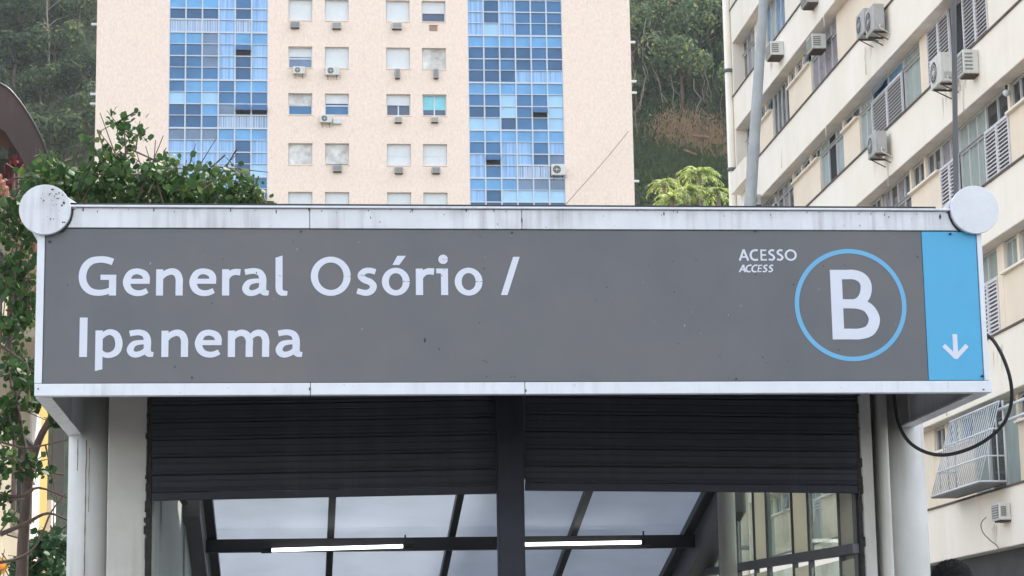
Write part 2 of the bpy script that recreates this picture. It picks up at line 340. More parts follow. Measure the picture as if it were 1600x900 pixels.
smooth_fix(mp(MB().tube([(3.262,16.8,.146),(3.262,16.8,3.3)],.068,20),'inner_column',PILLAR)) 
# ---- lettering: strokes in plane units measured from each letter's own base line
WS=1.0
def ribbon(mb,pts,wd,ox,oz,sc,dy,th=.0012,shear=0):
    if not isinstance(wd,(list,tuple)): wd=[wd]*len(pts)
    wd=[q*WS for q in wd]
    P=crv([(p[0],p[1],w_) for p,w_ in zip(pts,wd)],7); V=[];F=[]; n=len(P)
    for i,(x,z,w_) in enumerate(P):
        a=P[max(i-1,0)]; b=P[min(i+1,n-1)]; tx,tz=b[0]-a[0],b[1]-a[1]; L=math.hypot(tx,tz) or 1; nx,nz=-tz/L,tx/L
        for sgn in (1,-1):
            X=x+nx*w_/2*sgn; Z=z+nz*w_/2*sgn; V.append((ox+(X+Z*shear)*sc,dy,oz+Z*sc))
    V+=[(v[0],v[1]+th,v[2]) for v in V[:2*n]]
    for i in range(n-1):
        k=2*i; F+=[(k,k+1,k+3,k+2)]
        j=k+2*n; F+=[(k,k+2,j+2,j),(k+1,j+1,j+3,k+3)]
    F+=[(0,2*n,2*n+1,1),(2*n-2,2*n-1,4*n-1,4*n-2)]
    mb.add(V,F)
def poly(mb,pts,ox,oz,sc,dy,shear=0):
    mb.prism([(ox+(x+z*shear)*sc,dy,oz+z*sc) for x,z in pts][::-1],(0,.0012,0))
def ell(cx,cz,rx,rz_,ws,wt,k=16):
    pts=[];wd=[]
    for i in range(k+1):
        a=i*math.tau/k; pts.append((cx+rx*math.cos(a),cz+rz_*math.sin(a))); wd.append(ws+(wt-ws)*abs(math.sin(a))**1.5)
    return ('r',pts,wd)
def rect(x0,x1,z0,z1): return ('p',[(x0,z0),(x1,z0),(x1,z1),(x0,z1)])
n_=[rect(0,45,0,172),('r',[(30,112),(57,143),(97,158),(130,147),(147,112),(148,60),(148,0)],[28,38,42,45,46,46,46])]
e_=[rect(40,172,77,110),('r',[(150,84),(150,120),(131,147),(87,159),(46,143),(24,92),(37,45),(65,22),(97,15),(127,19),(157,33)],[42,44,42,38,42,47,44,40,38,37,34])]
r_=[rect(0,46,0,172),('r',[(28,108),(50,140),(80,154),(117,152)],[30,36,40,42])]
a_=[('r',[(18,153),(50,159),(84,160),(116,147),(132,112),(132,45),(141,22),(171,16)],[38,37,38,41,46,46,42,30]),
    ('r',[(128,97),(80,95),(42,83),(23,50),(34,24),(62,15),(100,27),(126,50)],[28,31,38,44,42,38,35,32])]
l_=[('p',[(0,50),(45,50),(45,262),(0,247)]),('r',[(22.5,62),(25,36),(40,18),(76,14)],[45,44,38,28])]
o_=[ell(89,87,67,73,45,35)]
GL=dict(
 G=[('r',[(218,222),(176,235),(130,238),(78,226),(39,186),(24,127),(37,70),(73,31),(123,18),(170,23),(205,36)],[44,44,42,46,48,48,48,44,40,38,36]),rect(195,241,0,137),rect(140,241,103,137)],
 e=e_,n=n_,r=r_,a=a_,l=l_,o=o_,
 O=[ell(128,123,105,109,46,38,24)],
 s=[('r',[(121,151),(85,160),(50,154),(28,127),(48,101),(86,85),(107,58),(92,26),(56,14),(3,27)],[36,36,39,44,43,42,44,41,38,36])],
 oacute=o_+[('p',[(68,196),(112,196),(155,256),(100,256)])],
 i=[rect(30,75,0,172),rect(0,40,141,172),ell(45,232,15,15,31,31,16)],
 slash=[('p',[(0,0),(42,0),(124,248),(82,248)])],
 I=[rect(0,50,0,259)],
 p=[('p',[(0,-92),(47,-80),(47,174),(0,174)]),('r',[(30,122),(58,150),(95,163),(134,143),(151,92),(141,42),(105,15),(65,13),(35,32)],[30,34,38,45,47,45,38,34,32])],
 m=[rect(0,46,0,172),('r',[(30,115),(50,143),(83,157),(117,147),(137,112),(137,60),(137,0)],[26,36,42,45,46,46,46]),('r',[(140,115),(160,143),(192,157),(226,147),(242,112),(242,60),(242,0)],[26,36,42,45,46,46,46])],
 B=[rect(0,55,0,325),('r',[(20,303),(70,303),(115,302),(150,286),(167,255),(163,215),(145,185),(115,168),(70,166),(20,166)],[44,44,45,49,52,52,48,42,42,42]),('r',[(20,166),(75,166),(130,163),(174,145),(199,95),(178,44),(130,26),(75,25),(20,25)],[42,42,44,49,52,52,50,50,50])],
 BOLD=[('r',[(20,303),(110,303),(150,291),(167,250),(148,190),(110,166),(20,166)],[44,44,47,52,48,42,42]),('r',[(20,166),(125,165),(178,144),(199,95),(178,42),(125,25),(20,25)],[42,42,48,52,52,50,50])],
 A=[('r',[(2,0),(22,52)],8.5),('r',[(42,0),(22,52)],8.5),('r',[(9,17),(35,17)],7)],
 C=[('r',[(38,48),(24,49),(10,42),(4,26),(10,9),(24,3),(38,5)],[8,8,8.5,9,8.5,8,8])],
 E=[rect(2,10,0,52),rect(2,30,45,52),rect(2,28,23,30),rect(2,31,0,7)],
 S=[('r',[(30,47),(17,49),(7,41),(10,32),(22,25),(29,14),(20,4),(3,6)],[7.5,7.5,8,8,8,8.5,7.5,7.5])],
 Oc=[ell(28,26,23.5,22.5,8.5,7.5,18)],
)
def glyph(key,ox,oz,sc,parent,shear=0,name='letter',m=LETTER,base=11.9965):
    mb=MB()
    for i,pc in enumerate(GL[key]):
        dy=base-.0003*i
        if pc[0]=='p': poly(mb,pc[1],ox,oz,sc,dy,shear)
        else: ribbon(mb,pc[1],pc[2],ox,oz,sc,dy,shear=shear)
    return sub(mb,name,m,parent)
U1=.000853
def place1(key,cx,by,x0=100,y0=380):
    p=at(x0+cx/4.0917,y0+by/4.0917,Y=12)
    nx=at(x0+cx/4.0917+10,y0+by/4.0917,Y=12); sc=(nx.x-p.x)/10/4.0917
    glyph(key,p.x,p.z,sc,panel)
for k,x in zip('Gneral'.replace('Gn','Gen').replace('era','eral')[:0] or ['G','e','n','e','r','a','l'],[92,375,588,800,1010,1138,1352]): place1(k,x,335)
for k,x in zip(['O','s','oacute','r','i','o','slash'],[105,398,560,777,908,1026,1320]): place1(k,x,332,460)
for k,x in zip(['I','p','a','n','e','m','a'],[97,199,400,622,835,1047,1352]): place1(k,x,728)
def small(keys,xs,by,sc3,shear=0):
    for k,x in zip(keys,xs):
        p=at(1100+x/3,330+by/3,Y=12); sc=(at(1110+x/3,330+by/3,Y=12).x-p.x)/10/3*sc3; glyph(k,p.x,p.z,sc,panel,shear)
WS=1.12
small(['A','C','E','S','S','Oc'],[165,215,263,300,339,379],232,1.0)
WS=1.3
small(['A','C','C','E','S','S'],[164,192,220,248,272,299],286,.66,.2)
WS=1.0
p=at(1301,530.5,Y=12); glyph('B',p.x,p.z,(at(1311,530,Y=12).x-p.x)/30,panel)
c0=at(1241.5,476.5,Y=12);c1=at(1416,476.5,Y=12); rc=(c1.x-c0.x)/2
mb=MB(); nn=96; rw=.0252
V=[]
for rr_ in (rc,rc-rw):
    for dy in (11.9962,11.9975): V+=[((c0.x+c1.x)/2+rr_*math.cos(k*math.tau/nn),dy,c0.z+.0+rr_*math.sin(k*math.tau/nn)) for k in range(nn)]
F=[]
for k in range(nn):
    j=(k+1)%nn; F+=[(k,j,2*nn+j,2*nn+k),(k,nn+k,nn+j,j),(2*nn+k,2*nn+j,3*nn+j,3*nn+k)]
sub(mb.add(V,F),'ring',RING,panel)
# arrow
mb=MB(); T=at(1492,523,Y=12);Bt=at(1493.5,560,Y=12); s=.00121
ribbon(mb,[(0,112),(0,8)],22,Bt.x,Bt.z,s,11.9960); ribbon(mb,[(-55,60),(2,2)],20,Bt.x,Bt.z,s,11.9957); ribbon(mb,[(55,60),(-2,2)],20,Bt.x,Bt.z,s,11.9954)
sub(mb,'arrow',LETTER,bpanel)
for px,py in ((78,378),(1484,366),(1534,588),(800,364),(60,608),(1536,609),(110,333),(470,362),(1180,362),(300,590),(1150,592)):
    c=at(px,py,Y=12); mp(MB().tube([(c.x,11.985,c.z),(c.x,11.998,c.z)],.0065 if (px,py) in ((78,378),(1534,588),(1484,366)) else .004,8),'screw',SCREW)

def blot(mb,X,Z,r0,rnd,y=11.9885,st=1.0):
    n=9; P=[(X+r0*rnd.uniform(.5,1.2)*math.cos(k*math.tau/n),y,Z+st*r0*rnd.uniform(.5,1.2)*math.sin(k*math.tau/n)) for k in range(n)]
    mb.add(P,[tuple(range(n))[::-1]])
rn=random.Random(12); mb=MB()
for k in range(70):
    if rn.random()<.5: blot(mb,rn.uniform(FX0+.2,FX1-.3),TZ-.018-abs(rn.gauss(0,.012)),rn.uniform(.0015,.004),rn,11.9885,rn.uniform(1,4))
    elif rn.random()<.5: blot(mb,rn.uniform(FX0+.02,FX1-.1),rn.uniform(FZ0+.004,PZ0-.01),rn.uniform(.0012,.003),rn,11.9895)
    else: blot(mb,rn.uniform(FX0+.2,FX1-.3),rn.uniform(PZ1+.006,TZ-.03),rn.uniform(.0012,.0035),rn,11.9885,rn.uniform(.8,3))
cl=at(71.5,330,Y=12)
for k in range(26): blot(mb,cl.x+rn.uniform(-.02,.12),cl.z+rn.uniform(.02,.10) if rn.random()<.6 else cl.z-rn.uniform(-.1,.1),rn.uniform(.0015,.005),rn,11.9535,rn.uniform(.5,1.4))
for px,py,r0,st in ((84,299,.010,.5),(89,306,.008,.5),(92,313,.009,.4),(101,320,.006,1.5),(85,345,.004,1),(483,327,.006,2.5),(815,345,.004,4),(484,608,.005,2),(821,611,.005,2),(1468,340,.006,3),(1484,325,.008,.8)):
    q=at(px,py,Y=12); blot(mb,q.x,q.z,r0,rn,11.953 if px<110 else 11.9875,st)
mp(mb,'chipped_paint',mat('bare_rusty_chips',(.09,.06,.045),.9,var=.5,scale=40),kind='stuff')
mb=MB(); 
for k in range(60): blot(mb,rn.uniform(PX0+.03,BX-.02),rn.uniform(PZ0+.02,PZ1-.02),rn.uniform(.0012,.0035),rn,11.9955,rn.uniform(.6,2.5))
for px,py,r0,st in ((664,532,.006,2.2),(799,589,.005,.6),(804,588,.005,.6),(948,449,.004,1.3),(760,589,.004,1),(1240,445,.004,1.6),(1265,350,.003,1)):
    q=at(px,py,Y=12); blot(mb,q.x,q.z,r0,rn,11.9955,st)
mp(mb,'sign_flecks',mat('dark_fleck',(.035,.033,.033),.9),kind='stuff')
mb=MB()
for k in range(26): blot(mb,rn.uniform(PX0+.03,BX-.02),rn.uniform(PZ0+.02,PZ1-.02),rn.uniform(.001,.003),rn,11.9953,rn.uniform(.6,5))
mp(mb,'pale_scratches',mat('pale_scratch',(.35,.36,.38),.8),kind='stuff')
# drips down the left column
cx_=(px_x(103,760,13.75)+px_x(167,760,13.75))/2; cr_=(px_x(167,760,13.75)-px_x(103,760,13.75))/2-.001
for px,z0,z1,w_ in ((120,686,735,.006),(134,688,900,.007),(139,700,800,.004)):
    X=px_x(px,760,13.75); zt=at(px,z0,Y=13.75).z; zb_=at(px,z1,Y=13.75).z; P=[]
    def yy(X): return 13.75+cr_-math.sqrt(max(0,cr_**2-(X-cx_)**2))-.0015
    n=30; V=[]
    for i in range(n+1):
        z=zt+(zb_-zt)*i/n; xx=X+.004*noise.noise(Vector((px,z*9,0))); ww=w_*(.45+.55*noise.noise(Vector((px,z*17,5)))+.3); V+=[(xx-ww/2,yy(xx-ww/2),z),(xx+ww/2,yy(xx+ww/2),z)]
    mp(MB().add(V,[(2*i,2*i+2,2*i+3,2*i+1) for i in range(n)]),'dirt_drip',mat('ochre_dirt',(.16,.13,.06),.9,var=.4,scale=20))
# things fixed to or hanging from the entrance
def tube_lamp(p0,p1,label):
    t=thing('tube_light',label,'lamp',tuple(p0),'fluorescent tubes under the glass roof')
    a=Vector((0,0,0)); b=p1-p0; u=b.normalized()
    MB().tube([a+u*.04,b-u*.04],.0145,12).build('tube',TUBE,t)
    for q in (a,b-u*.075): MB().obox(q+u*.0375,u*.042,Vector((0,.024,0)),Vector((0,0,.024))).build('end_cap',RUBBER,t,bevel=.004)
    for q in (a+u*.06,b-u*.06): MB().box(q.x-.006,q.x+.006,q.y-.006,q.y+.006,q.z+.02,q.z+.09).build('bracket',DARK,t)
    return t
tube_lamp(at(409,860,Y=18.0),at(645,853,Y=18.0),'lit fluorescent tube left of the dark centre post')
tube_lamp(at(775,851.5,Y=18.0),at(1017,847,Y=18.0),'lit fluorescent tube running right from behind the centre post')
mpx=lambda px,py,Y:at(px,py,Y=Y)
cab=MB(); pts=[mpx(1541,523,12.10),mpx(1553,533,12.08),mpx(1568,560,12.08),mpx(1579,595,12.1),mpx(1580,630,12.15),mpx(1568,662,12.2),mpx(1543,686,12.3),mpx(1510,703,12.4),mpx(1475,711,12.5),mpx(1445,706,12.55),mpx(1420,690,12.6),mpx(1405,664,12.65),mpx(1399,635,12.7),mpx(1396,600,12.72)]
base=Vector(pts[0]); o=cab.tube([Vector(q)-base for q in crv([tuple(p) for p in pts],5)],.0105,10).build('black_cable',RUBBER); o.location=base
o['label']='thick black cable drooping in a loop from the right end of the sign box'; o['category']='cable'
jb=thing('junction_box','small grey electrical box screwed to the right side of the sign box','electrical box',(FX1+.002,12.25,at(1546,570,Y=12.2).z-.07))
MB().box(0,.035,-.07,.07,0,.15).build('housing',BOXG,jb,bevel=.006); MB().tube([(.018,0,0),(.018,0,-.04)],.014,10).build('cable_gland',BOXG,jb)

# ================================================================== distant pink apartment block
def tree_mesh(v,f,name,m,smooth=False):
    me=bpy.data.meshes.new(name); me.from_pydata(v,[],f); me.materials.append(m); me.update()
    return me
STUCCO=mat('pink_stucco',(.82,.66,.55),.9,var=.07,scale=4.5,stretch=(1.5,1.5,.9),bump=.5,bscale=9,c2=(.85,.71,.61),streak=.24,streak_col=(.48,.36,.28))
BLINDW=mat('white_roller_blind',(.66,.70,.72),.6,var=.05,scale=2)
BLINDG=mat('stained_roller_blind',(.48,.47,.43),.7,var=.3,scale=1.4,c2=(.66,.67,.66))
ALU=mat('pale_aluminium',(.62,.66,.70),.4,metal=.0,var=.04,scale=4)
FGRID=mat('curtain_wall_aluminium',(.52,.58,.66),.4,var=.05,scale=4)
def gl(name,c,rough=.16,**k): return mat(name,c,rough,spec=.4,coord='Object',**k)
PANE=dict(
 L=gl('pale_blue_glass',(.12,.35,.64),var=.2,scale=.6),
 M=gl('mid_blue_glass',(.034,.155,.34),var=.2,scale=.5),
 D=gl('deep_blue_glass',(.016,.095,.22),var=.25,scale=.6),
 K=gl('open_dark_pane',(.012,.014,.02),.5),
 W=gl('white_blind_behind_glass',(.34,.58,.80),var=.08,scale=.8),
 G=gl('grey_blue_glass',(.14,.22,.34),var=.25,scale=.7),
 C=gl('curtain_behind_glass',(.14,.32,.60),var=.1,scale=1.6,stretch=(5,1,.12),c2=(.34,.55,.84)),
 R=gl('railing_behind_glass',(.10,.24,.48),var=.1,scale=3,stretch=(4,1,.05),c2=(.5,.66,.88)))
FY=140.0
fb=thing('apartment_building','tall pink stucco apartment block with two blue glass strips behind the station sign','building',(4.6,FY,0))
FO=Vector((-4.6,-FY,0))
def fp(mb,name,m,parent=None,bevel=0,**kw):
    o=mb.build(name,m,parent or fb,bevel,**kw); o.data.transform(Matrix.Translation(FO)); return o
def fx(px,py=100): return at(px,py,Y=FY).x
def fz(py,px=600): return at(px,py,Y=FY).z
BX0,BX1=fx(151,60),fx(986,100)
CW=[(fx(264,100),fx(418.5,100)),(fx(731.5,100),fx(879.5,100))]
ZT=fz(53)+2*3.18; ZTOP=ZT
winX=[(fx(450.6),fx(488)),(fx(507.5),fx(545)),(fx(603.5),fx(640.8)),(fx(659.6),fx(697))]
zb=[fz(33),fz(107),fz(180),fz(258)]; zb=[zb[0]+3.2]+zb+[zb[3]-3.2,zb[3]-6.4]; WH=1.42
# front wall built as strips round the openings
xsol=[BX0,CW[0][0]],[CW[1][1],BX1],[CW[0][1],CW[1][0]]
ZCB=ZT-6*3.18
wl=MB(); wl.box(BX0,CW[0][0],FY,FY+.4,0,ZTOP); wl.box(CW[1][1],BX1,FY,FY+.4,0,ZTOP)
wl.box(CW[0][0],CW[0][1],FY,FY+.4,0,ZCB); wl.box(CW[1][0],CW[1][1],FY,FY+.4,0,ZCB)
edges=[CW[0][1]]+[v for w_ in winX for v in w_]+[CW[1][0]]
for i in range(0,len(edges),2): wl.box(edges[i],edges[i+1],FY,FY+.4,0,ZTOP)
for (a,b) in winX:
    z=0
    for zz in sorted(zb): wl.box(a,b,FY,FY+.4,z,zz); z=zz+WH
    wl.box(a,b,FY,FY+.4,z,ZTOP)
fp(wl,'wall',STUCCO)
fp(MB().box(BX0,BX1,FY+.401,FY+16,0,ZTOP),'side_walls',STUCCO)
fp(MB().box(BX0-.15,BX1+.15,FY-.15,FY+16.1,ZTOP,ZTOP+.5),'roof_parapet',STUCCO)
# strips of blue panes
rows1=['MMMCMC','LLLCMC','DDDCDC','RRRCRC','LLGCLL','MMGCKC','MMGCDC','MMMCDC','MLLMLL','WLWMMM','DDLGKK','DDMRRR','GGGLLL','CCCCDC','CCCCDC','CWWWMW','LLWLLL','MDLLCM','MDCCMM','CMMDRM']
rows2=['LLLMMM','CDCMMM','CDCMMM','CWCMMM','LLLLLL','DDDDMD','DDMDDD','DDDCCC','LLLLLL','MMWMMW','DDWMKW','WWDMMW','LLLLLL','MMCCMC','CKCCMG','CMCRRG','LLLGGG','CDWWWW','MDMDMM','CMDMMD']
hs=[.78,.80,.76,.84]
for ci,(x0,x1) in enumerate(CW):
    rows=['MLMCML','DMDCMD','MDMCDM','LMRCRC']+(rows1 if ci==0 else rows2)
    fr=MB(); nx_=6; cw=(x1-x0)/nx_
    z=ZT; zlist=[z]
    for f in range(6):
        for h in hs: z-=h; zlist.append(z)
    for k in range(nx_+1): fr.box(x0+k*cw-.045,x0+k*cw+.045,FY+.04,FY+.20,ZCB,ZT-.01)
    for k,z in enumerate(zlist):
        t=.055 if k%4==0 else (.035 if k%4==2 else .022)
        for q in range(nx_): fr.box(x0+q*cw+.046,x0+(q+1)*cw-.046,FY+.06,FY+.19,z-t,z+t)
    frame=fp(fr,'glazing_frame',FGRID)
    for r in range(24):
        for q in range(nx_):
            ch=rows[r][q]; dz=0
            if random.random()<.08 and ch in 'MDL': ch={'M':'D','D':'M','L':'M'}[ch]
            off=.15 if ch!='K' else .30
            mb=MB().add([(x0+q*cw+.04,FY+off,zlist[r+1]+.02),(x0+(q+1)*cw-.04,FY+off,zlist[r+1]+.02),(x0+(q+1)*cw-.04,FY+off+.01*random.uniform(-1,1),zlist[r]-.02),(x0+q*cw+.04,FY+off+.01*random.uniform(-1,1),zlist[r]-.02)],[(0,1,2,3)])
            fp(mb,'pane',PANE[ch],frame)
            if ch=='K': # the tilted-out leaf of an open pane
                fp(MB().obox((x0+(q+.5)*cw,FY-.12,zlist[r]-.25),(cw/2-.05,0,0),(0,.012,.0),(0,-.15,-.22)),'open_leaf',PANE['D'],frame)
# white bars seen inside some panes
for (ci,q0,q1,r) in ((0,0,3,7),(0,4,5,7),(0,3,6,15),(1,3,5,19)):
    x0,x1=CW[ci]; cw=(x1-x0)/6; zlo=ZT-3.18*((r+1)//4)+.06; mb=MB()
    for k in range(int((q1-q0)*cw/.16)): xx=x0+q0*cw+.1+k*.16; mb.box(xx,xx+.035,FY+.10,FY+.13,zlo,zlo+.8)
    mb.box(x0+q0*cw+.05,x0+q1*cw-.05,FY+.09,FY+.145,zlo+.8,zlo+.85); fp(mb,'balcony_railing',ALU)
# punched windows: codes per row and column
codes=[['b','h','b','b'],['b','b','b','h'],['f','s','b','g'],['h2','f2','d','c'],['g','g2','w','w'],['b','b','b','b'],['b','h','w','b']]
for r,zz in enumerate(zb):
    for c_,(a,b) in enumerate(winX):
        code=codes[r][c_]; t=zz+WH; y=FY+.27
        fr=MB(); 
        for q in ((a,a+.06,zz,t),(b-.06,b,zz,t),(a+.06,b-.06,zz,zz+.06),(a+.06,b-.06,t-.06,t)): fr.box(q[0],q[1],y,y+.08,q[2],q[3])
        if code in('f','f2','h','h2'): fr.box(a+.06,b-.06,y,y+.08,zz+.62,zz+.70)
        if code in('d','c'): fr.box((a+b)/2-.04,(a+b)/2+.04,y,y+.08,zz+.06,(zz+.70 if code=='d' else t-.06))
        win=fp(fr,'window',ALU if code in('f','f2','d','c','h') else BLINDW)
        def q4(x0,x1,z0,z1,dy,m,nm='pane',sl=0): fp(MB().add([(x0,y+dy,z0+sl),(x1,y+dy,z0),(x1,y+dy,z1),(x0,y+dy,z1)],[(0,1,2,3)]),nm,m,win)
        hb={'b':0,'s':.03,'w':0,'g':0,'g2':.12,'f':.8,'f2':.8,'h':.62,'h2':.66,'d':.72,'c':1.42}[code]
        if code!='c': 
            q4(a+.05,b-.05,zz+hb,t-.03,-.02 if code not in('f',) else .05,BLINDG if code[0]=='g' or code=='h2' else BLINDW,'blind',sl=.12 if code=='s' else 0)
        else: q4(a+.07,b-.07,zz+.45,t-.07,.05,mat('cyan_curtain',(.22,.62,.72),.5,var=.1,scale=3),'blind')
        if code=='w':
            fp(MB().box(a+.05,b-.05,y-.035,y-.022,zz+.62,zz+.66),'blind_bar',ALU,win)
        if hb>.05: q4(a+.06,b-.06,zz+.05,zz+min(hb,1.3),.06,PANE['G'] if code=='f' else (PANE['M'] if code in('h2','f2') else mat('dark_blue_window_glass',(.05,.085,.16),.15,var=.2,scale=1)))
        fp(MB().box(a-.04,b+.04,FY-.05,FY+.265,zz-.06,zz-.003),'sill',STUCCO,win)
# little brackets and pipes on the block's edges
for px,py in ((149,42),(149,150),(150,165),(988,60),(990,122),(989,140),(993,280)):
    s=-1 if px<500 else 1; x=BX0 if s<0 else BX1
    fp(MB().box(x+s*.002,x+s*.38,FY+.3,FY+.5,fz(py),fz(py)+.12),'edge_bracket',BLINDW)
# air conditioners
ACB=mat('off_white_ac_casing',(.62,.62,.58),.5,var=.06,scale=4,streak=.3,streak_col=(.3,.24,.16))
ACG=mat('grey_ac_casing',(.42,.42,.41),.55,var=.12,scale=4,streak=.4,streak_col=(.2,.17,.13))
ACD=mat('ac_grille_dark',(.035,.037,.04),.5,var=.3,scale=10)
ACM=mat('ac_grille_grey',(.2,.2,.2),.5,var=.2,scale=10)
RUST=mat('rusty_bracket',(.08,.055,.04),.8,var=.4,scale=12)
def ac_unit(label,loc,rz_,kind,w_=.8,h=.55,d=.32,casing=None,group=None,gap=.12):
    "local: x along the wall, -y outwards, z up; origin on wall, bottom centre"
    t=thing('air_conditioner',label,'air conditioner',loc,group,rz_); c=casing or ACB
    y1=-gap; y0=-gap-d
    MB().box(-w_/2,w_/2,y0,y1,0,h).build('casing',c,t,bevel=.02)
    if kind=='split':
        cx=-w_*.12; r=h*.40; n=24
        ring=MB(); V=[]; 
        for rr_,yy in ((r,y0-.012),(r*.9,y0-.012),(r,y0)): V+=[(cx+rr_*math.cos(k*math.tau/n),yy,h/2+rr_*math.sin(k*math.tau/n)) for k in range(n)]
        ring.add(V,[(k,(k+1)%n,n+(k+1)%n,n+k) for k in range(n)]+[(k,2*n+k,2*n+(k+1)%n,(k+1)%n) for k in range(n)]).build('fan_ring',c,t)
        f=MB(); f.add([(cx+r*.9*math.cos(k*math.tau/n),y0-.004,h/2+r*.9*math.sin(k*math.tau/n)) for k in range(n)],[tuple(range(n))]); gr=f.build('fan_opening',ACD,t)
        g2=MB()
        for q in (.35,.62): g2.tube([(cx+r*q*math.cos(k*math.tau/18),y0-.012,h/2+r*q*math.sin(k*math.tau/18)) for k in range(19)],.008,4,False)
        g2.tube([(cx-r*.9,y0-.014,h/2),(cx+r*.9,y0-.014,h/2)],.008,4).tube([(cx,y0-.014,h/2-r*.9),(cx,y0-.014,h/2+r*.9)],.008,4)
        g2.tube([(cx,y0-.02,h/2),(cx,y0-.006,h/2)],r*.2,12); g2.build('fan_guard',c,gr)
        for s in(-1,1): MB().box(s*w_*.32-.02,s*w_*.32+.02,y0+.02,0,-.045,-.003).tube([(s*w_*.32,y0+.06,-.04),(s*w_*.32,-.01,-.22)],.014,6).build('bracket',RUST,t)
        MB().box(w_/2,w_/2+.03,y0+.08,y1-.06,.08,.22).build('valve_cover',ACG,t)
        MB().tube(crv([(w_/2+.02,y0+.15,.12),(w_/2+.10,y0+.15,.0),(w_/2+.05,-.02,-.12),(w_/2-.05,-.01,-.2)]),.016,6).build('pipe',ACB,t)
    else:
        y1=.05
        gm=MB().box(-w_/2+.05,w_/2-.05,y0-.012,y0-.002,.05,h-.05).build('grille',ACM,t)
        s_=MB()
        for k in range(5): z=.08+k*(h-.16)/4; s_.box(-w_/2+.06,w_/2-.06,y0-.02,y0-.013,z-.008,z+.008)
        s_.build('grille_slats',c,gm)
        for s in(-1,1):
            q=MB()
            for k in range(5): z=.1+k*(h-.2)/4; q.box(s*(w_/2+.001),s*(w_/2+.012),y0+.04,y0+d*.6,z-.015,z+.015)
            q.build('side_vents',ACM,t)
        MB().box(-w_/2+.04,w_/2-.04,y0+.05,0,-.03,-.003).build('bracket',RUST,t)
    return t
def far_ac(px,py,kind,label,w_=.8,h=.6,**k):
    p=at(px,py,Y=FY-.02); ac_unit(label,(p.x,FY-.003,p.z-h/2),0,kind,w_,h,**k)
GR='air conditioners on the pink block'
far_ac(461,40,'win','small greyish window unit below the top left blind of the pink block',.6,.4,casing=ACG,group=GR,gap=0)
far_ac(526,41,'win','window unit below the second blind of the top row on the pink block',.62,.42,group=GR,gap=0)
far_ac(620,41.5,'win','dark-fronted window unit below the third blind of the top row on the pink block',.66,.42,group=GR,gap=0)
far_ac(467,112,'split','fan unit with rust streaks under the framed window at the left of the second row',.76,.48,group=GR)
far_ac(519,113,'split','larger fan unit under the blind with the slanting lower edge',.9,.55,group=GR)
far_ac(621,116,'win','narrow upright unit under the third blind of the second row, left of its twin',.34,.62,casing=ACG,group=GR,gap=0)
far_ac(681,116,'win','narrow upright unit under the mottled rightmost blind of the second row',.34,.62,casing=ACG,group=GR,gap=0)
far_ac(509,187.5,'split','fan unit at the lower left corner of the window beside a small white wall box',.76,.52,group=GR)
far_ac(622,188,'win','small window unit centred under the window with two dark panes',.5,.36,group=GR,gap=0)
far_ac(679,188,'win','small window unit with a wider bracket under the cyan-curtained window',.5,.34,group=GR,gap=0)
far_ac(527,264,'win','window unit under the stained blind with a dark slit',.6,.42,casing=ACG,group=GR,gap=0)
far_ac(623,267,'win','window unit under the third window of the fourth row, left of its twin',.56,.4,casing=ACG,group=GR,gap=0)
far_ac(681,267,'win','window unit under the rightmost window of the fourth row',.54,.4,casing=ACG,group=GR,gap=0)
far_ac(871.5,267,'split','white fan unit standing in front of the right blue glass strip',.9,.72,group=GR)
far_ac(404,308,'split','dark fan unit at the foot of the left blue glass strip above the tree',.8,.6,casing=ACG,group=GR)
t=thing('wall_box','small plain white box on the wall beside a fan unit of the pink block','box',(fx(527,191),FY-.003,fz(195)))
MB().box(-.28,.28,-.18,0,0,.36).build('box_body',ACB,t,bevel=.02); MB().box(-.22,.22,-.195,-.182,.05,.31).build('box_lid',ALU,t)
t=thing('wall_patch','brown board closing an air conditioner hole under the top right window of the pink block','board',(fx(677,43),FY-.003,fz(47)))
MB().box(-.26,.26,-.05,0,0,.32).build('board',mat('brown_board',(.35,.22,.15),.8,scale=5),t); MB().box(-.3,.3,-.08,-.052,.32,.35).build('batten',RUST,t)
o=MB().tube([Vector(q)-at(982,205,Y=FY-.6) for q in [at(982,205,Y=FY-.6),at(958,235,Y=FY-.65),at(930,268,Y=FY-.62),at(903,298,Y=FY-.6),at(880,324,Y=FY-.5)]],.022,6).build('overhead_wire',mat('dull_brown_wire',(.2,.16,.13),.8)); o.location=at(982,205,Y=FY-.6)
o['label']='thin dark wire slanting across the right end of the pink block'; o['category']='wire'

# ================================================================== cream building on the right
CREAM=mat('cream_band_paint',(.86,.78,.65),.8,var=.05,scale=.5,c2=(.84,.79,.72),streak=.25,streak_col=(.58,.5,.38))
PEACH=mat('peach_wall_paint',(.80,.69,.55),.8,var=.06,scale=.8,streak=.12,streak_col=(.6,.5,.38))
LIP=mat('tan_concrete_lip',(.78,.71,.62),.85,var=.12,scale=2)
CAP=mat('dark_sill_metal',(.10,.07,.06),.6,var=.2,scale=4)
LOUV=mat('grey_white_louvre',(.66,.65,.67),.6,var=.06,scale=3)
LOUVB=mat('louvre_backing',(.24,.23,.24),.7)  # dark tone stands in for shade between the blades
FRA=mat('window_frame_white',(.55,.56,.55),.5,var=.06,scale=4)
RG=dict(g=mat('greenish_curtained_glass',(.30,.36,.34),.15,spec=.6,var=.18,scale=1.2,stretch=(1,3,.5)),
        d=mat('dark_room_glass',(.03,.035,.042),.12,spec=.7,var=.4,scale=1.5),
        b=mat('blue_curtained_glass',(.10,.22,.38),.15,spec=.6,var=.25,scale=2,stretch=(1,4,.3)),
        p=mat('mauve_blind_glass',(.25,.22,.25),.3,spec=.5,var=.15,scale=1.5),
        k=mat('open_window_dark',(.015,.016,.018),.8))
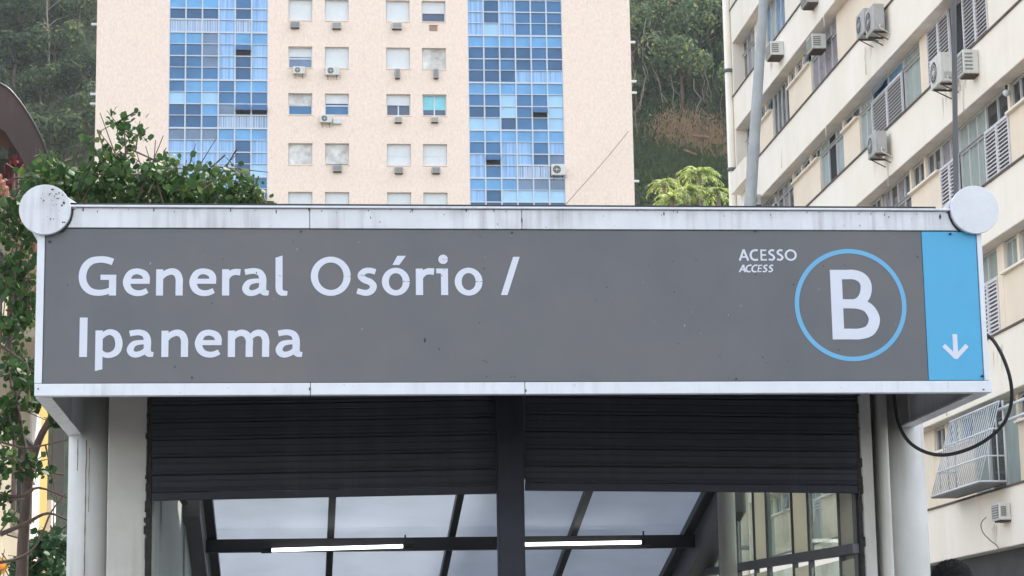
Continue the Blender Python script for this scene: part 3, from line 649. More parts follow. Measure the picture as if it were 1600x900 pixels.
RBX=15.0; REC=.33; RX=RBX+REC; RY0,RY1=18.0,73.7
rb=thing('apartment_building','long cream apartment block with peach recesses and louvred shutters right of the sign','building',(RBX,46,0))
RO_=Vector((-RBX,-46,0))
def rp(mb,name,m,parent=None,bevel=0,**kw):
    o=mb.build(name,m,parent or rb,bevel,**kw); o.data.transform(Matrix.Translation(RO_)); return o
sills=[5.52,8.81,12.14,15.38,18.45,21.5,24.6,27.8]
fronts=[4.30,7.53,10.90,14.18,17.14,20.32,23.4,26.6]
rp(MB().box(RX+.12,RX+12,RY0,RY1-.001,0,30.9),'core_wall',PEACH)
rp(MB().box(RX+.02,RX+.118,RY0,RY1,0,4.28),'shop_front',mat('shop_recess_dark',(.05,.05,.055),.5,var=.5,scale=1.5))  # dark of the shop recess is put into this flat sheet's colour
rp(MB().box(RBX,RX+.118,RY1-.35,RY1-.002,0,31),'end_pier',CREAM)
for k in range(8):
    s=sills[k]; f=fronts[k]
    # spandrel band, in lengths with thin joints
    cuts=[RY0,24,30,36,42,46.05,50.9,55.45,61.3,66.2,RY1-.352]
    for a,b in zip(cuts[:-1],cuts[1:]):
        rp(MB().box(RBX,RX,a+.004,b-.004,f,s),'spandrel_band',CREAM)
    rp(MB().box(RBX-.035,RX,RY0,RY1,s+.002,s+.045),'sill_cap',CAP)
    rp(MB().box(RBX+.004,RX+.02,RY0,RY1,f-.014,f-.002),'soffit_lip',LIP)
rp(MB().box(RBX,RX+.119,RY0,RY1,sills[7]+.05,31),'parapet',CREAM)
# infill: (farY, nearY, kind, option)
def rwin(y1,y0,z0,z1,n,gm,px_=RX+.03,head=0,open_=None):
    fr=MB(); t=.045; x=px_
    fr.box(x,x+.07,y0,y0+t,z0,z1); fr.box(x,x+.07,y1-t,y1,z0,z1); fr.box(x,x+.07,y0+t,y1-t,z0,z0+t); fr.box(x,x+.07,y0+t,y1-t,z1-t,z1)
    st=(y1-y0)/n
    for k in range(1,n): fr.box(x,x+.07,y0+k*st-.022,y0+k*st+.022,z0+t,z1-t)
    w_=rp(fr,'window',FRA)
    for k in range(n):
        g_=gm[k%len(gm)] if isinstance(gm,str) else gm
        rp(MB().add([(x+.045,y0+k*st+.02,z0+.03),(x+.045,y0+(k+1)*st-.02,z0+.03),(x+.045,y0+(k+1)*st-.02,z1-.03),(x+.045,y0+k*st+.02,z1-.03)],[(0,1,2,3)]),'pane',RG[g_],w_)
    if open_ is not None:
        k=open_; c=Vector((x-.17,y0+(k+.5)*st,(z0+z1)/2-.02))
        rp(MB().obox(c+Vector((.08,0,0)),(.09,0,(z1-z0)*-.0+(z1-z0)*.40),(0,st/2-.03,0),(.006,0,-.002)),'tilted_leaf',RG['b'],w_)
    return w_
def rshut(y1,y0,z0,z1,n=2):
    x=RX-.04; fr=MB(); sl=MB(); st=(y1-y0)/n
    for k in range(n):
        a,b=y0+k*st+.01,y0+(k+1)*st-.01; t=.05
        fr.box(x,x+.05,a,a+t,z0,z1); fr.box(x,x+.05,b-t,b,z0,z1); fr.box(x,x+.05,a+t,b-t,z0,z0+t); fr.box(x,x+.05,a+t,b-t,z1-t,z1)
        nn_=int((z1-z0-.1)/.088)
        for j in range(nn_):
            z=z0+t+(j+.5)*(z1-z0-2*t)/nn_
            sl.obox((x+.025,(a+b)/2,z),(.024,0,.030),(0,(b-a)/2-t,0),(.004,0,-.003))
    s_=rp(fr,'shutter',LOUV); rp(sl,'louvre_blades',LOUV,s_)
    rp(MB().box(x+.052,x+.06,y0,y1,z0,z1),'shutter_backing',LOUVB,s_)
def infill(k,mods):
    s=sills[k]+.046; top=(fronts[k+1]-.016); led=sills[k]+1.42
    for (y1,y0,kind,opt) in mods:
        if kind=='wall':
            rp(MB().box(RX,RX+.118,y0,y1,s,led-.05),'recess_wall',PEACH)
            rp(MB().box(RX-.10,RX+.10,y0+.01,y1-.01,led-.05,led),'ledge',CREAM)
            n=max(1,int((y1-y0)/1.0)); st=(y1-y0)/n
            for j in range(n):
                a,b=y0+j*st,y0+(j+1)*st
                rp(MB().box(RX-.02,RX+.118,b-.16,b-.002,led+.002,top),'post',PEACH)
                rwin(b-.17,a+.01,led+.004,top-.01,2,opt or 'd',open_=(0 if (j+k)%4==0 else None))
        elif kind=='pier': rp(MB().box(RX-.01,RX+.118,y0,y1,s,top),'recess_wall',PEACH if opt!='c' else CREAM)
        elif kind=='glass':
            n,g_=opt
            rwin(y1,y0,s,led-.005,n,g_); rwin(y1,y0,led+.005,top,n,g_,open_=None)
            rp(MB().box(RX-.03,RX+.10,y0,y1,led-.004,led+.004),'window_rail',FRA)
        elif kind=='tall': n,g_=opt; rwin(y1,y0,s,top,n,g_)
        elif kind=='shut':
            rshut(y1,y0,s,led-.02,2); rwin(y1,y0,led,top,2,opt or 'b',open_=None)
        elif kind=='shutopen':
            rshut(y1,y0,s,led-.02,2); rwin(y1,y0,led,top,2,opt or 'b',open_=1)
        elif kind=='shutfull': rshut(y1,y0,s,top,2)
        elif kind=='dark': rwin(y1,y0,s,top,1,'k')
def pattern(y1,y0,seed):
    rnd=random.Random(seed); out=[]; y=y1
    while y>y0+.4:
        kd=rnd.choice(['wall','glass','shut','pier','wall']); L=min({'wall':2.4,'glass':2.6,'shut':1.8,'pier':.6}[kd],y-y0)
        out.append((y,y-L,kd,{'wall':'d','glass':(3,'gdg'),'shut':'g','pier':None}[kd])); y-=L
    return out
infill(0,pattern(73.6,56,1)+[(56,52.6,'pier',None),(52.6,49.4,'wall','d'),(49.4,46.2,'tall',(3,'gdg')),(46.2,42,'wall','d')]+pattern(42,18.2,11))
infill(1,pattern(73.6,52,2)+[(52,48.5,'glass',(3,'gdg')),(48.45,46.95,'shut','g'),(46.95,46.6,'pier',None),(46.6,43.4,'wall','g')]+pattern(43.4,18.2,12))
infill(2,pattern(73.6,56.1,3)+[(56.1,53.45,'glass',(4,'dpdp')),(53.45,50.85,'wall','d'),(50.8,49.35,'shut','p'),(49.3,47.3,'glass',(3,'ggg')),(47.3,45.6,'shut','d'),(45.6,43,'wall','d')]+pattern(43,18.2,13))
infill(3,pattern(73.6,68.8,4)+[(68.8,66.4,'glass',(3,'dpd')),(66.4,62.85,'wall','d'),(62.8,60.0,'glass',(3,'gkg')),(59.95,58.15,'wall','d'),(58.1,56.75,'glass',(2,'gg')),(56.7,53.7,'shutopen','b'),(53.65,52.05,'glass',(1,'g')),(52.05,51.4,'pier',None),(51.35,49.5,'shutfull',None),(49.48,48.45,'dark',None),(48.42,46.6,'shutfull',None),(46.6,42,'pier','c')]+pattern(42,18.2,14))
infill(4,[(73.3,71,'glass',(2,'gd')),(71,68.95,'wall','d'),(68.9,66.5,'tall',(4,'dddd')),(66.5,63.45,'wall','d'),(63.4,60.2,'glass',(4,'pppp')),(60.15,51.5,'pier',None)]+pattern(51.5,18.2,15))
infill(5,[(73.4,71.2,'glass',(3,'gpd')),(71.2,69.55,'pier',None),(69.5,66.6,'tall',(4,'bbgb')),(66.55,56.3,'pier','c'),(56.25,54.9,'tall',(2,'bb')),(54.8,50,'pier',None)]+pattern(50,18.2,16))
infill(6,pattern(73.6,18.2,17))
rp(MB().tube([(RBX-.12,73.62,.15),(RBX-.12,73.62,30)],.13,12),'downpipe',CREAM)
for z in (6,12.5,18.9,22.4): rp(MB().tube([(RBX-.12,73.62,z),(RBX-.12,73.62,z+.12)],.165,12),'pipe_collar',GREYST)
rp(MB().box(RBX-.34,RBX,70.2,72.8,17.9,18.6),'flared_awning',CREAM)
# security cage leaning out of a lower window
t=thing('window_cage','white metal security cage leaning out from a lower window of the cream block','window grille',(RBX,47.8,5.57))
cg=MB(); y0,y1=-1.75,1.9; top=Vector((-.10,0,1.78)); bot=Vector((-.62,0,.08))
for k in range(23):
    y=y0+(y1-y0)*k/22; cg.tube([(bot.x,y,bot.z),(top.x,y,top.z)],.0135,5)
cg.build('cage_bars',ALU,t)
fr=MB()
for z,x in ((.08,-.62),(.62,-.455),(1.2,-.28),(1.78,-.10)): fr.tube([(x,y0,z),(x,y1,z)],.022,6)
for y in (y0,y1):
    fr.tube([(-.62,y,.08),(-.02,y,.08)],.022,6).tube([(-.28,y,1.2),(-.02,y,1.2)],.018,6).tube([(-.455,y,.62),(-.02,y,.62)],.018,6).tube([(-.03,y,.05),(-.03,y,1.8)],.022,6)
    for x in (-.2,-.4): fr.tube([(x,y,.08),(x,y,1.78-(abs(x)-.1)*3.2)],.015,5)
fr.build('cage_frame',ALU,t); MB().box(-.63,-.02,y0,y1,.035,.062).build('cage_floor',GREYST,t)
# rails at the lower right window, lamp globe
t=thing('metal_rail','pair of pale horizontal rails across the recess at the right edge of the frame','railing',(RBX-.05,45.2,6.9))
for z in (0,.30): MB().tube([(0,-1.6,z),(0,1.05,z)],.035,8).build('rail',ALU,t)
t=thing('globe_lamp','small round lamp under the band at the upper right of the frame','lamp',(RBX+.2,at(1573,147,X=RBX+.2).y,at(1573,147,X=RBX+.2).z))
MB().tube([(0,0,.1),(0,0,.2)],.03,8).build('lamp_base',ACD,t)
gm=MB(); 
for i in range(7):
    a0=math.pi*i/6
gm.tube([(0,0,.1-.16*i/6) for i in range(7)],[.03,.07,.085,.085,.075,.05,.01],12).build('globe',ALU,t)
for (px,pa,pb) in ((1351,74,118),(1386,246,292),(1503,128,176),(1290,196,214),(1220,232,262),(1287,20,44),(1478,626,650)):
    A=at(px,pa,X=RBX-.03); B=at(px+1,pb,X=RBX-.03); rp(MB().tube([A,Vector((A.x,A.y,B.z))],.012,6),'conduit',LIP)
def stain(px,pa,pb,wd):
    A=at(px,pa,X=RBX-.003); B=at(px,pb,X=RBX-.003); r=random.Random(px); mb=MB()
    for k in range(7):
        y=A.y+r.uniform(-wd,wd); z0=A.z-r.uniform(0,.1); z1=z0-(A.z-B.z)*r.uniform(.4,1); w2=r.uniform(.008,.03); mb.add([(A.x-.0004*k,y-w2,z0),(A.x-.0004*k,y+w2,z0),(A.x-.0004*k,y+w2*.3,z1)],[(0,1,2)])
    rp(mb,'drip_stain',STN,kind='stuff')
STN=mat('pale_brown_stain',(.60,.52,.40),.9,var=.2,scale=8)
for q in ((1368,246,275,.35),(1478,142,185,.4),(1355,74,105,.4),(1206,93,120,.25),(1505,122,150,.2),(1553,818,860,.2),(1560,540,590,.4)): stain(*q)
RZ=R_(-90)  # local -y points to -X (outwards from the facade)
def rac(px,py,kind,label,w_,h,d=.34,x=RBX,**k):
    w_*=.86; h*=.88; d*=.85
    p=at(px,py,X=x-.3); ac_unit(label,(x-.002,p.y,p.z-h/2),RZ,kind,w_,h,d,group='air conditioners on the cream block',**k)
rac(1206,80,'win','off-white window unit with dark top just right of the thick grey pole',.9,.5,.5,gap=0)
rac(1271,69,'win','window unit jutting out above the mauve panes of the cream block',.8,.5,.5,x=RBX+.2,gap=0)
rac(1350,38,'split','grey fan unit, farther of the pair mounted together high on the cream block',.95,.72,.34,casing=ACG)
rac(1365,33,'split','grey fan unit, nearer of the pair mounted together high on the cream block',.95,.78,.34,casing=ACG)
rac(1471,112,'split','large white fan unit behind the thin pole, beneath the tall louvred shutters',1.0,.78,.38)
rac(1504,100,'win','beige box unit with white lower part, right of the thin pole',.55,.62,.42,gap=0)
rac(1369,227,'split','grey fan unit at the left end of the central louvred window',.92,.66,.36,casing=ACG)
rac(1552,800,'win','small window unit with a hanging cord below the security cage',.62,.42,.3,gap=0)
rac(1172,315,'win','unit on brackets at the foot of the block, left of the thick grey pole',.8,.4,.4,casing=ACG,gap=0)
rac(1258,0,'win','unit cut by the top edge of the picture above the blue curtained window',.9,.4,.4,casing=ACG,gap=0)
p=at(1535,812,X=14.72)
o=MB().tube([Vector(q)-p for q in crv([tuple(at(a,b,X=14.85)) for a,b in ((1541,808),(1533,818),(1536,832),(1548,845),(1558,853),(1562,864))])],.012,6).build('cord',GREYST); o.location=p
o['label']='thin cord hanging in a curve below the small window unit'; o['category']='cord'

# ================================================================== poles
t=thing('lamp_post','thick grey tapering post leaning right, in front of the far end of the cream block','street lamp',(0,0,0))
A=at(1172,320,Y=30); B=at(1193,0,Y=30); d_=(B-A)/(B.z-A.z)
base=A+d_*(.0-A.z); base.z=0; t.location=base
MB().tube([d_*z for z in [0.0]+[i*1.0 for i in range(1,15)]],[.132-.006*z for z in range(15)],20).build('shaft',POLE,t)
MB().tube([(0,0,0),(0,0,.25)],.2,20).build('base_collar',POLE,t)
top=d_*14.0
MB().tube(crv([tuple(top),tuple(top+Vector((-.3,0,.7))),tuple(top+Vector((-1.4,0,1.1)))]),.045,10).build('arm',POLE,t)
MB().tube([top+Vector((-1.4,0,1.1)),top+Vector((-1.6,0,1.12)),top+Vector((-2.1,0,1.1))],[.06,.14,.09],12).build('lamp_head',POLE,t)
A=at(1494,304,Y=14.6); B=at(1490,0,Y=14.6); d_=(B-A)/(B.z-A.z)
base=A+d_*((TZ-.03)-A.z)
t=thing('thin_pole','slim dark grey pole rising from behind the right end cap of the sign','pole',base)
MB().tube([d_*z*.3 for z in range(0,10)],.0185,12).build('shaft',mat('dark_grey_pole',(.10,.10,.105),.6,scale=4),t)
MB().tube([(0,0,0),(0,0,.02)],.06,16).build('base_plate',RUST,t)

# ================================================================== left houses
BEI=mat('beige_house_wall',(.42,.37,.28),.85,var=.12,scale=1.2,streak=.3,streak_col=(.25,.2,.13))
PINK=mat('pink_orange_wall',(.62,.36,.27),.85,var=.1,scale=1.5)
YEL=mat('yellow_ochre_wall',(.55,.38,.10),.85,var=.1,scale=1.5)
WHT=mat('white_house_paint',(.78,.74,.72),.7,var=.04,scale=2)
TILE=mat('clay_roof_tile',(.28,.11,.07),.8,var=.25,scale=6)
BRN=mat('dark_brown_arch',(.045,.033,.031),.75,var=.2,scale=2,streak=.3)
HX=-4.2
hs_=thing('house','beige house with sunlit white pillar and ochre wall seen through leaves at the left edge','house',(HX,35,0))
HO=Vector((-HX,-35,0))
def hp(mb,name,m,parent=None,bevel=0):
    o=mb.build(name,m,parent or hs_,bevel); o.data.transform(Matrix.Translation(HO)); return o
hp(MB().box(HX-8,HX,22,36.0,0,8.05),'wall',BEI)
hp(MB().box(HX-8,HX-1.2,36.01,44,0,8.0),'rear_wall',BEI)
hp(MB().box(HX-.45,HX+.02,36.1,37.35,0,6.0),'pillar',WHT)
hp(MB().box(HX-.6,HX-.05,37.4,39.1,0,6.3),'side_wall',YEL)
hp(MB().box(HX-.4,HX-.02,39.6,40.3,0,4.85),'pillar',WHT)
hp(MB().box(HX-8,HX-.7,24,43,8.3,9.9),'upper_storey',PINK)
tl=MB()
for k in range(58):
    y=22+k*.36; tl.tube([(HX-.9,y,8.62),(HX+.28,y,8.2)],.11,6)
hp(tl,'eave_tiles',TILE); hp(MB().box(HX-.9,HX+.2,22,43,8.06,8.13),'eave_board',BEI)
for (ya,yb,za,zb_) in ((33.85,35.6,4.1,5.38),(30.2,31.6,4.1,5.38),(33.0,34.6,6.3,7.6),(30.0,31.5,6.3,7.6)):
    fr=MB(); x=HX+.004
    for q in ((ya,ya+.08,za,zb_),(yb-.08,yb,za,zb_),(ya+.08,yb-.08,za,za+.08),(ya+.08,yb-.08,zb_-.08,zb_),((ya+yb)/2-.04,(ya+yb)/2+.04,za+.08,zb_-.08)): fr.box(x,x+.06,*q)
    w_=hp(fr,'window',mat('brown_window_frame',(.16,.13,.11),.7)); 
    hp(MB().box(x,x+.02,ya+.08,(ya+yb)/2-.04,za+.08,zb_-.08),'pane',RG['d'],w_); hp(MB().box(x,x+.02,(ya+yb)/2+.04,yb-.08,za+.08,zb_-.08),'pane',RG['d'],w_)
    br=MB()
    for k in range(1,9): y=ya+k*(yb-ya)/9; br.box(x+.10,x+.12,y-.012,y+.012,za,zb_)
    for z in (za+.05,(za+zb_)/2,zb_-.05): br.box(x+.122,x+.14,ya,yb,z-.015,z+.015)
    hp(br,'window_bars',mat('dark_iron_bars',(.08,.08,.08),.6),w_)
bl=MB()
for k in range(24): y=32.2+k*.2; bl.box(HX+.5,HX+.53,y,y+.05,6.7,7.6)
bl.box(HX+.48,HX+.55,32.1,37.1,7.6,7.66); hp(bl,'balcony_railing',WHT); hp(MB().box(HX+.001,HX+.6,32.0,37.1,6.5,6.69),'balcony_slab',BEI)
bl=MB()
for k in range(12): y=39.4+k*.17; bl.box(HX-.02,HX+.01,y,y+.04,4.9,6.6)
hp(bl,'yard_railing',mat('dark_iron_bars',(.08,.08,.08),.6))
# curved dark roof canopy
t=thing('arched_roof','dark brown arched canopy over the rooftop terrace at the left edge','roof canopy',at(0,205,Y=34))
P0=t.location
outer=[(-130,150),(-60,110),(0,131),(22,148),(45,180),(63,213),(76,248),(85,290)]
inner=[(56,300),(50,283),(36,252),(18,222),(0,200),(-60,180),(-130,215)]
Po=[at(a,b,Y=34)-P0 for a,b in crv([tuple(map(float,q)) for q in outer],3)]; Pi=[at(a,b,Y=34)-P0 for a,b in crv([tuple(map(float,q)) for q in inner],3)]
MB().prism([tuple(p) for p in Po+Pi],(0,1.6,0)).build('arch_band',BRN,t)
for px in (12,-40):
    q=at(px,225,Y=34)-P0; MB().box(q.x-.05,q.x+.05,.5,.6,q.z-2.2,q.z+.1).build('post',BRN,t)
MB().box(-3.5,at(26,250,Y=36).x-P0.x,2.2,2.5,-2.6,.1).build('terrace_dark_sheet',mat('terrace_shade_green',(.03,.035,.03),.9,var=.4,scale=2),t)  # dark sheet added for the shaded space under the arch
MB().tube([Vector((q.x,-.01,q.z))for q in Po],.02,6).build('edge_trim',RUBBER,t)

# ================================================================== near tree at the left
LEAF=foliage('round_leaf_green',(.016,.042,.014),(.052,.105,.030),yellow=(.11,.15,.04),trans=.2)
LEAFD=foliage('dark_leaf_green',(.018,.05,.022),(.045,.10,.04),trans=.2)
LEAFR=foliage('red_leaf',(.045,.010,.014),(.10,.018,.022),trans=.1)
BARK=mat('brown_bark',(.11,.075,.06),.9,var=.3,scale=14,stretch=(1,1,.3),bump=.5)
def add_leaf(mb,c,s,rnd,droop=.5):
    "heart-round leaf of six triangles, slightly folded"
    n=Vector((rnd.uniform(-1,1),rnd.uniform(-1,1)-.25,rnd.uniform(-.35,1))).normalized()
    t=Vector((rnd.uniform(-1,1),rnd.uniform(-1,1),rnd.uniform(-1,.3))); t=(t-n*t.dot(n)).normalized(); b=n.cross(t)
    L=s; W=s*.46; f=n*s*.10
    V=[c,c+t*L*.22+b*W*.8-f*.3,c+t*L*.55+b*W-f,c+t*L+n*(-s*.1),c+t*L*.55-b*W-f,c+t*L*.22-b*W*.8-f*.3,c+t*L*.5]
    mb.add(V,[(0,1,6),(1,2,6),(2,3,6),(3,4,6),(4,5,6),(5,0,6)],True)
rnd=random.Random(5)
def near_tree(name,label,loc,trunk,limbs,blobs,leafmat,size,cat='tree',group=None):
    t=thing(name,label,cat,loc,group); L=Vector(loc)
    tk=MB(); tk.tube([Vector(p)-L for p in trunk[0]],trunk[1],10).build('trunk',BARK,t)
    br=MB()
    for pts,r in limbs: 
        P=crv([tuple(Vector(p)-L) for p in pts],4); n=len(P); br.tube(P,[r*(1-.75*i/(n-1)) for i in range(n)],6)
    lf=MB()
    for (px,py,rx,ry,Y,cnt,dy) in blobs:
        c=at(px,py,Y=Y); k=Y/FOC
        subs=[(rnd.gauss(0,.5),rnd.gauss(0,.5),rnd.uniform(-1,1)) for _ in range(max(3,cnt//28))]
        for q in subs:
            cc=Vector((c.x+q[0]*rx*k,c.y+q[2]*dy,c.z-q[1]*ry*k)); e=Vector((rnd.gauss(0,1),rnd.gauss(0,1),rnd.gauss(.5,1))).normalized()*rnd.uniform(.12,.3)
            tw=[cc-L-e*.8,cc-L,cc-L+e*1.1]; br.tube(tw,[.008,.005,.003],4,False)
        for i in range(cnt):
            q=subs[i%len(subs)]
            g_=[rnd.gauss(0,.30) for _ in range(3)]
            u=q[0]+g_[0]; v=q[1]+g_[1]
            if u*u+v*v>1.25: u*=.8; v*=.8
            p=Vector((c.x+u*rx*k,c.y+(q[2]+g_[2])*dy,c.z-v*ry*k))
            add_leaf(lf,p-L,size*rnd.choice((.55,.75,.9,1,1.1,1.3))*rnd.uniform(.9,1.1),rnd)
    br.build('branch',BARK,t); lf.build('crown',leafmat,t)
    return t
T0=at(35,900,Y=17.5); T0=Vector((T0.x,17.5,.146))
tr=[(T0.x,17.5,.1),(T0.x-.02,17.5,1.6),at(36,850,Y=17.5),at(40,790,Y=17.5),at(46,740,Y=17.4)]
limbs=[([at(44,750,Y=17.4),at(60,690,Y=17.3),at(84,640,Y=17.2),at(100,560,Y=17.2),at(80,430,Y=17.4),at(130,330,Y=17.2),at(200,235,Y=17)],.036),
 ([at(46,740,Y=17.4),at(20,600,Y=17.5),at(15,480,Y=17.5),at(40,360,Y=17.6),at(60,270,Y=17.6)],.03),
 ([at(0,835,Y=17.2),at(40,818,Y=17.2),at(75,802,Y=17.2),at(110,815,Y=17.3)],.022),
 ([at(-20,770,Y=17.0),at(30,776,Y=17.1),at(60,762,Y=17.1),at(105,778,Y=17.2)],.02),
 ([at(0,690,Y=17.1),at(40,700,Y=17.1),at(80,693,Y=17.1),at(110,686,Y=17.1)],.012),
 ([at(-10,880,Y=17.0),at(30,872,Y=17.1),at(58,850,Y=17.1),at(80,800,Y=17.1),at(104,770,Y=17.1)],.016),
 ([at(80,430,Y=17.4),at(120,330,Y=17.5),at(180,300,Y=17.4),at(290,300,Y=17.2),at(370,310,Y=17.1),at(420,315,Y=17)],.022),
 ([at(180,320,Y=17.2),at(196,260,Y=17),at(192,176,Y=17)],.014),
 ([at(250,320,Y=17.2),at(290,270,Y=17),at(306,224,Y=17)],.012),
 ([at(350,330,Y=17.2),at(374,290,Y=17),at(376,262,Y=17)],.008),([at(376,300,Y=17),at(388,266,Y=17)],.006),
 ([at(-20,560,Y=17.3),at(10,500,Y=17.3),at(50,440,Y=17.3)],.014),
 ([at(0,540,Y=17),at(30,560,Y=17),at(55,585,Y=17)],.014)]
blobs=[(198,200,24,20,17,26,.3),(205,222,50,30,17,80,.35),(362,268,20,18,17,16,.2),(165,268,46,38,17,120,.4),(235,268,56,30,17,200,.5),(300,284,60,28,17,330,.5),(215,302,90,24,17.1,800,.5),(330,302,70,18,17,520,.4),(385,308,34,10,17,170,.3),(150,235,24,26,17,30,.3),(310,262,50,24,17,60,.4),(370,288,40,14,17,50,.3),
 (95,292,52,28,17.4,520,.6),(125,300,50,26,17.4,420,.5),(40,312,34,22,17.5,150,.5),
 (15,345,24,26,17.4,110,.4),(46,385,20,22,17.4,100,.4),(22,430,32,28,17.4,280,.4),(35,485,26,28,17.3,210,.4),(12,520,24,22,17.3,90,.4),(26,580,34,28,17.2,240,.4),(10,650,24,32,17.2,170,.4),(50,622,24,14,17.2,140,.3),(94,650,10,14,17.1,70,.3),(20,735,28,30,17.2,140,.4),(5,790,22,26,17.2,90,.4),(72,730,18,16,17.1,22,.3),(165,292,50,22,17.2,260,.4)]
near_tree('leafy_tree','round-leaved green tree beside and above the left end of the sign',tuple(T0),(tr,[.06,.055,.045,.04,.036]),limbs,blobs,LEAF,.057)
b2=[(80,870,26,34,18.2,420,.4),(62,840,20,20,18.2,120,.3),(30,890,30,16,18.2,160,.3)]
q=at(70,900,Y=18.2); near_tree('shrub','dark green shrub at the lower left beside the white column',(q.x,18.2,.146),([(q.x,18.2,.1),(q.x,18.2,2.0)],[.03,.02]),[([(q.x,18.2,1.2),tuple(at(80,850,Y=18.2))],.012)],b2,LEAFD,.06,'shrub')
q=at(22,258,Y=33); near_tree('red_leaved_plant','dark red leaved plant under the brown arched canopy',(q.x,33,8.1),([(q.x,33,8.1),(q.x,33,at(22,265,Y=33).z)],[.04,.02]),[([(q.x,33,8.6),tuple(at(28,250,Y=33))],.02)],[(25,256,9,14,33,34,.3),(12,282,8,12,33,14,.3)],LEAFR,.11,'plant')
q=at(6,900,Y=19); near_tree('yellow_flowering_plant','small plant with yellow blooms at the bottom left corner',(q.x,19,.146),([(q.x,19,.1),(q.x,19,2.1)],[.02,.01]),[([(q.x,19,1.5),tuple(at(6,885,Y=19))],.01)],[(5,880,11,10,19,60,.2)],foliage('yellow_bloom',(.6,.45,.03),(.7,.3,.1),trans=.3),.05,'plant')

# ================================================================== wooded hillside
def hz(x,y):
    t=max(0,(y-96)); h=t*t*.009 if t<60 else 32.4+(t-60)*1.08
    return h+ (1.8*noise.noise(Vector((x*.05,y*.05,3)))+.6*noise.noise(Vector((x*.2,y*.2,7))))*min(1,t/20)-.05
SOIL=mat('hillside_undergrowth',(.022,.034,.018),.95,var=.5,scale=.35,c2=(.045,.055,.026),bump=.8,bscale=3)
gx_,gy_=70,50; V=[];F=[]
for j in range(gy_+1):
    for i in range(gx_+1):
        x=-160+i*330/gx_; y=96+j*130/gy_; V.append((x,y,hz(x,y)))
for j in range(gy_):
    for i in range(gx_): a=j*(gx_+1)+i; F.append((a,a+1,a+gx_+2,a+gx_+1))
MB().add(V,F,True).build('hillside',SOIL,kind='structure')
def hillhit(px,py):
    Y=100.0
    while Y<225:
        p=at(px,py,Y=Y)
        if hz(p.x,Y)>=p.z: return Vector((p.x,Y,hz(p.x,Y)))
        Y+=.25
    return p
FOL=foliage('forest_green',rough=.85,c1=(.022,.042,.027),c2=(.068,.098,.048),trans=.3,objrand=True,yellow=(.17,.18,.06))
UND=foliage('undergrowth_green',(.03,.055,.03),(.085,.125,.05),trans=.3,rough=.8)
def clump_crown(seed,nleaf=1500,R=2.6,H=2.1):
    r=random.Random(seed); mb=MB(); lobes=[]
    for _ in range(13):
        a=r.uniform(0,math.tau); d=R*.68*math.sqrt(r.random()); lobes.append((Vector((d*math.cos(a),d*math.sin(a),r.uniform(.2,1)*H)),r.uniform(.55,1.15)))
    for i in range(nleaf):
        c,rad=lobes[i%len(lobes)]
        n=Vector((r.gauss(0,1),r.gauss(0,1),r.gauss(.3,1))).normalized(); p=c+n*rad*r.uniform(.75,1.08)
        t=n.cross(Vector((r.uniform(-1,1),r.uniform(-1,1),r.uniform(-1,1)))).normalized(); b=n.cross(t); s=r.uniform(.09,.20)
        n2=(n+Vector((r.gauss(0,.4),r.gauss(0,.4),r.gauss(0,.4)))).normalized(); b=n2.cross(t).normalized()
        mb.add([p-t*s,p+b*s*.6,p+t*s,p-b*s*.6],[(0,1,2,3)])
    return mb
protos=[]
for k in range(7):
    t=thing('hill_tree','broad-leaved tree in the dense wood on the hillside','tree',(0,0,0),'trees on the wooded hillside')
    clump_crown(100+k).build('crown',FOL,t)
    tk=MB().tube([(0,0,-3.2),(.1,0,-1),(0,.1,.9)],[.16,.12,.07],7); 
    for a in (0,2.1,4.2): tk.tube([(0,.1,.3),(.9*math.cos(a),.9*math.sin(a),1.4)],[.06,.03],5)
    tk.build('trunk',BARK,t); protos.append(t)
rnd=random.Random(21); cnt=0
spots=[]
for (xa,xb,ya,yb,n) in ((-38,-13.5,158,212,105),(24,44,166,212,62)):
    pts=[]
    tries=0
    while len(pts)<n and tries<6000:
        tries+=1; x=rnd.uniform(xa,xb); y=rnd.uniform(ya,yb)
        if all((x-a)**2+(y-b)**2>2.7**2 for a,b in pts): pts.append((x,y))
    spots+=pts
for i,(x,y) in enumerate(spots):
    o=protos[i] if i<7 else copy_tree(protos[i%7])
    s=rnd.uniform(.75,1.35); o.location=(x,y,hz(x,y)+2.3*s); o.rotation_euler=(0,0,rnd.uniform(0,6.28)); o.scale=(s,s,s*rnd.uniform(.85,1.2))
# undergrowth between the trees
def scatter(name,m,regions,n,s0,s1,tall=1,seed=3,up=.3):
    r=random.Random(seed); mb=MB()
    for i in range(n):
        xa,xb,ya,yb=regions[i%len(regions)]; x=r.uniform(xa,xb); y=r.uniform(ya,yb)
        if noise.noise(Vector((x*.35,y*.35,seed)))<-.15 and r.random()<.7: continue
        p=Vector((x,y,hz(x,y)+r.uniform(0,.9))); s=r.uniform(s0,s1)
        t=Vector((r.gauss(0,1),r.gauss(0,.6),r.gauss(up,.5)*tall)).normalized(); b=t.cross(Vector((r.gauss(0,1),r.gauss(-1,.6),r.gauss(0,1)))).normalized()
        mb.add([p,p+t*s*.5+b*s*.28/tall,p+t*s,p+t*s*.5-b*s*.28/tall],[(0,1,2,3)])
    return mb.build(name,m,kind='stuff')
scatter('undergrowth',UND,[(-36,-13,158,205),(23,41,146,164),(23,41,164,185)],84000,.22,.5,tall=1.3,up=.9)
DRY=foliage('dry_grass',(.20,.14,.085),(.42,.31,.20),trans=.3)
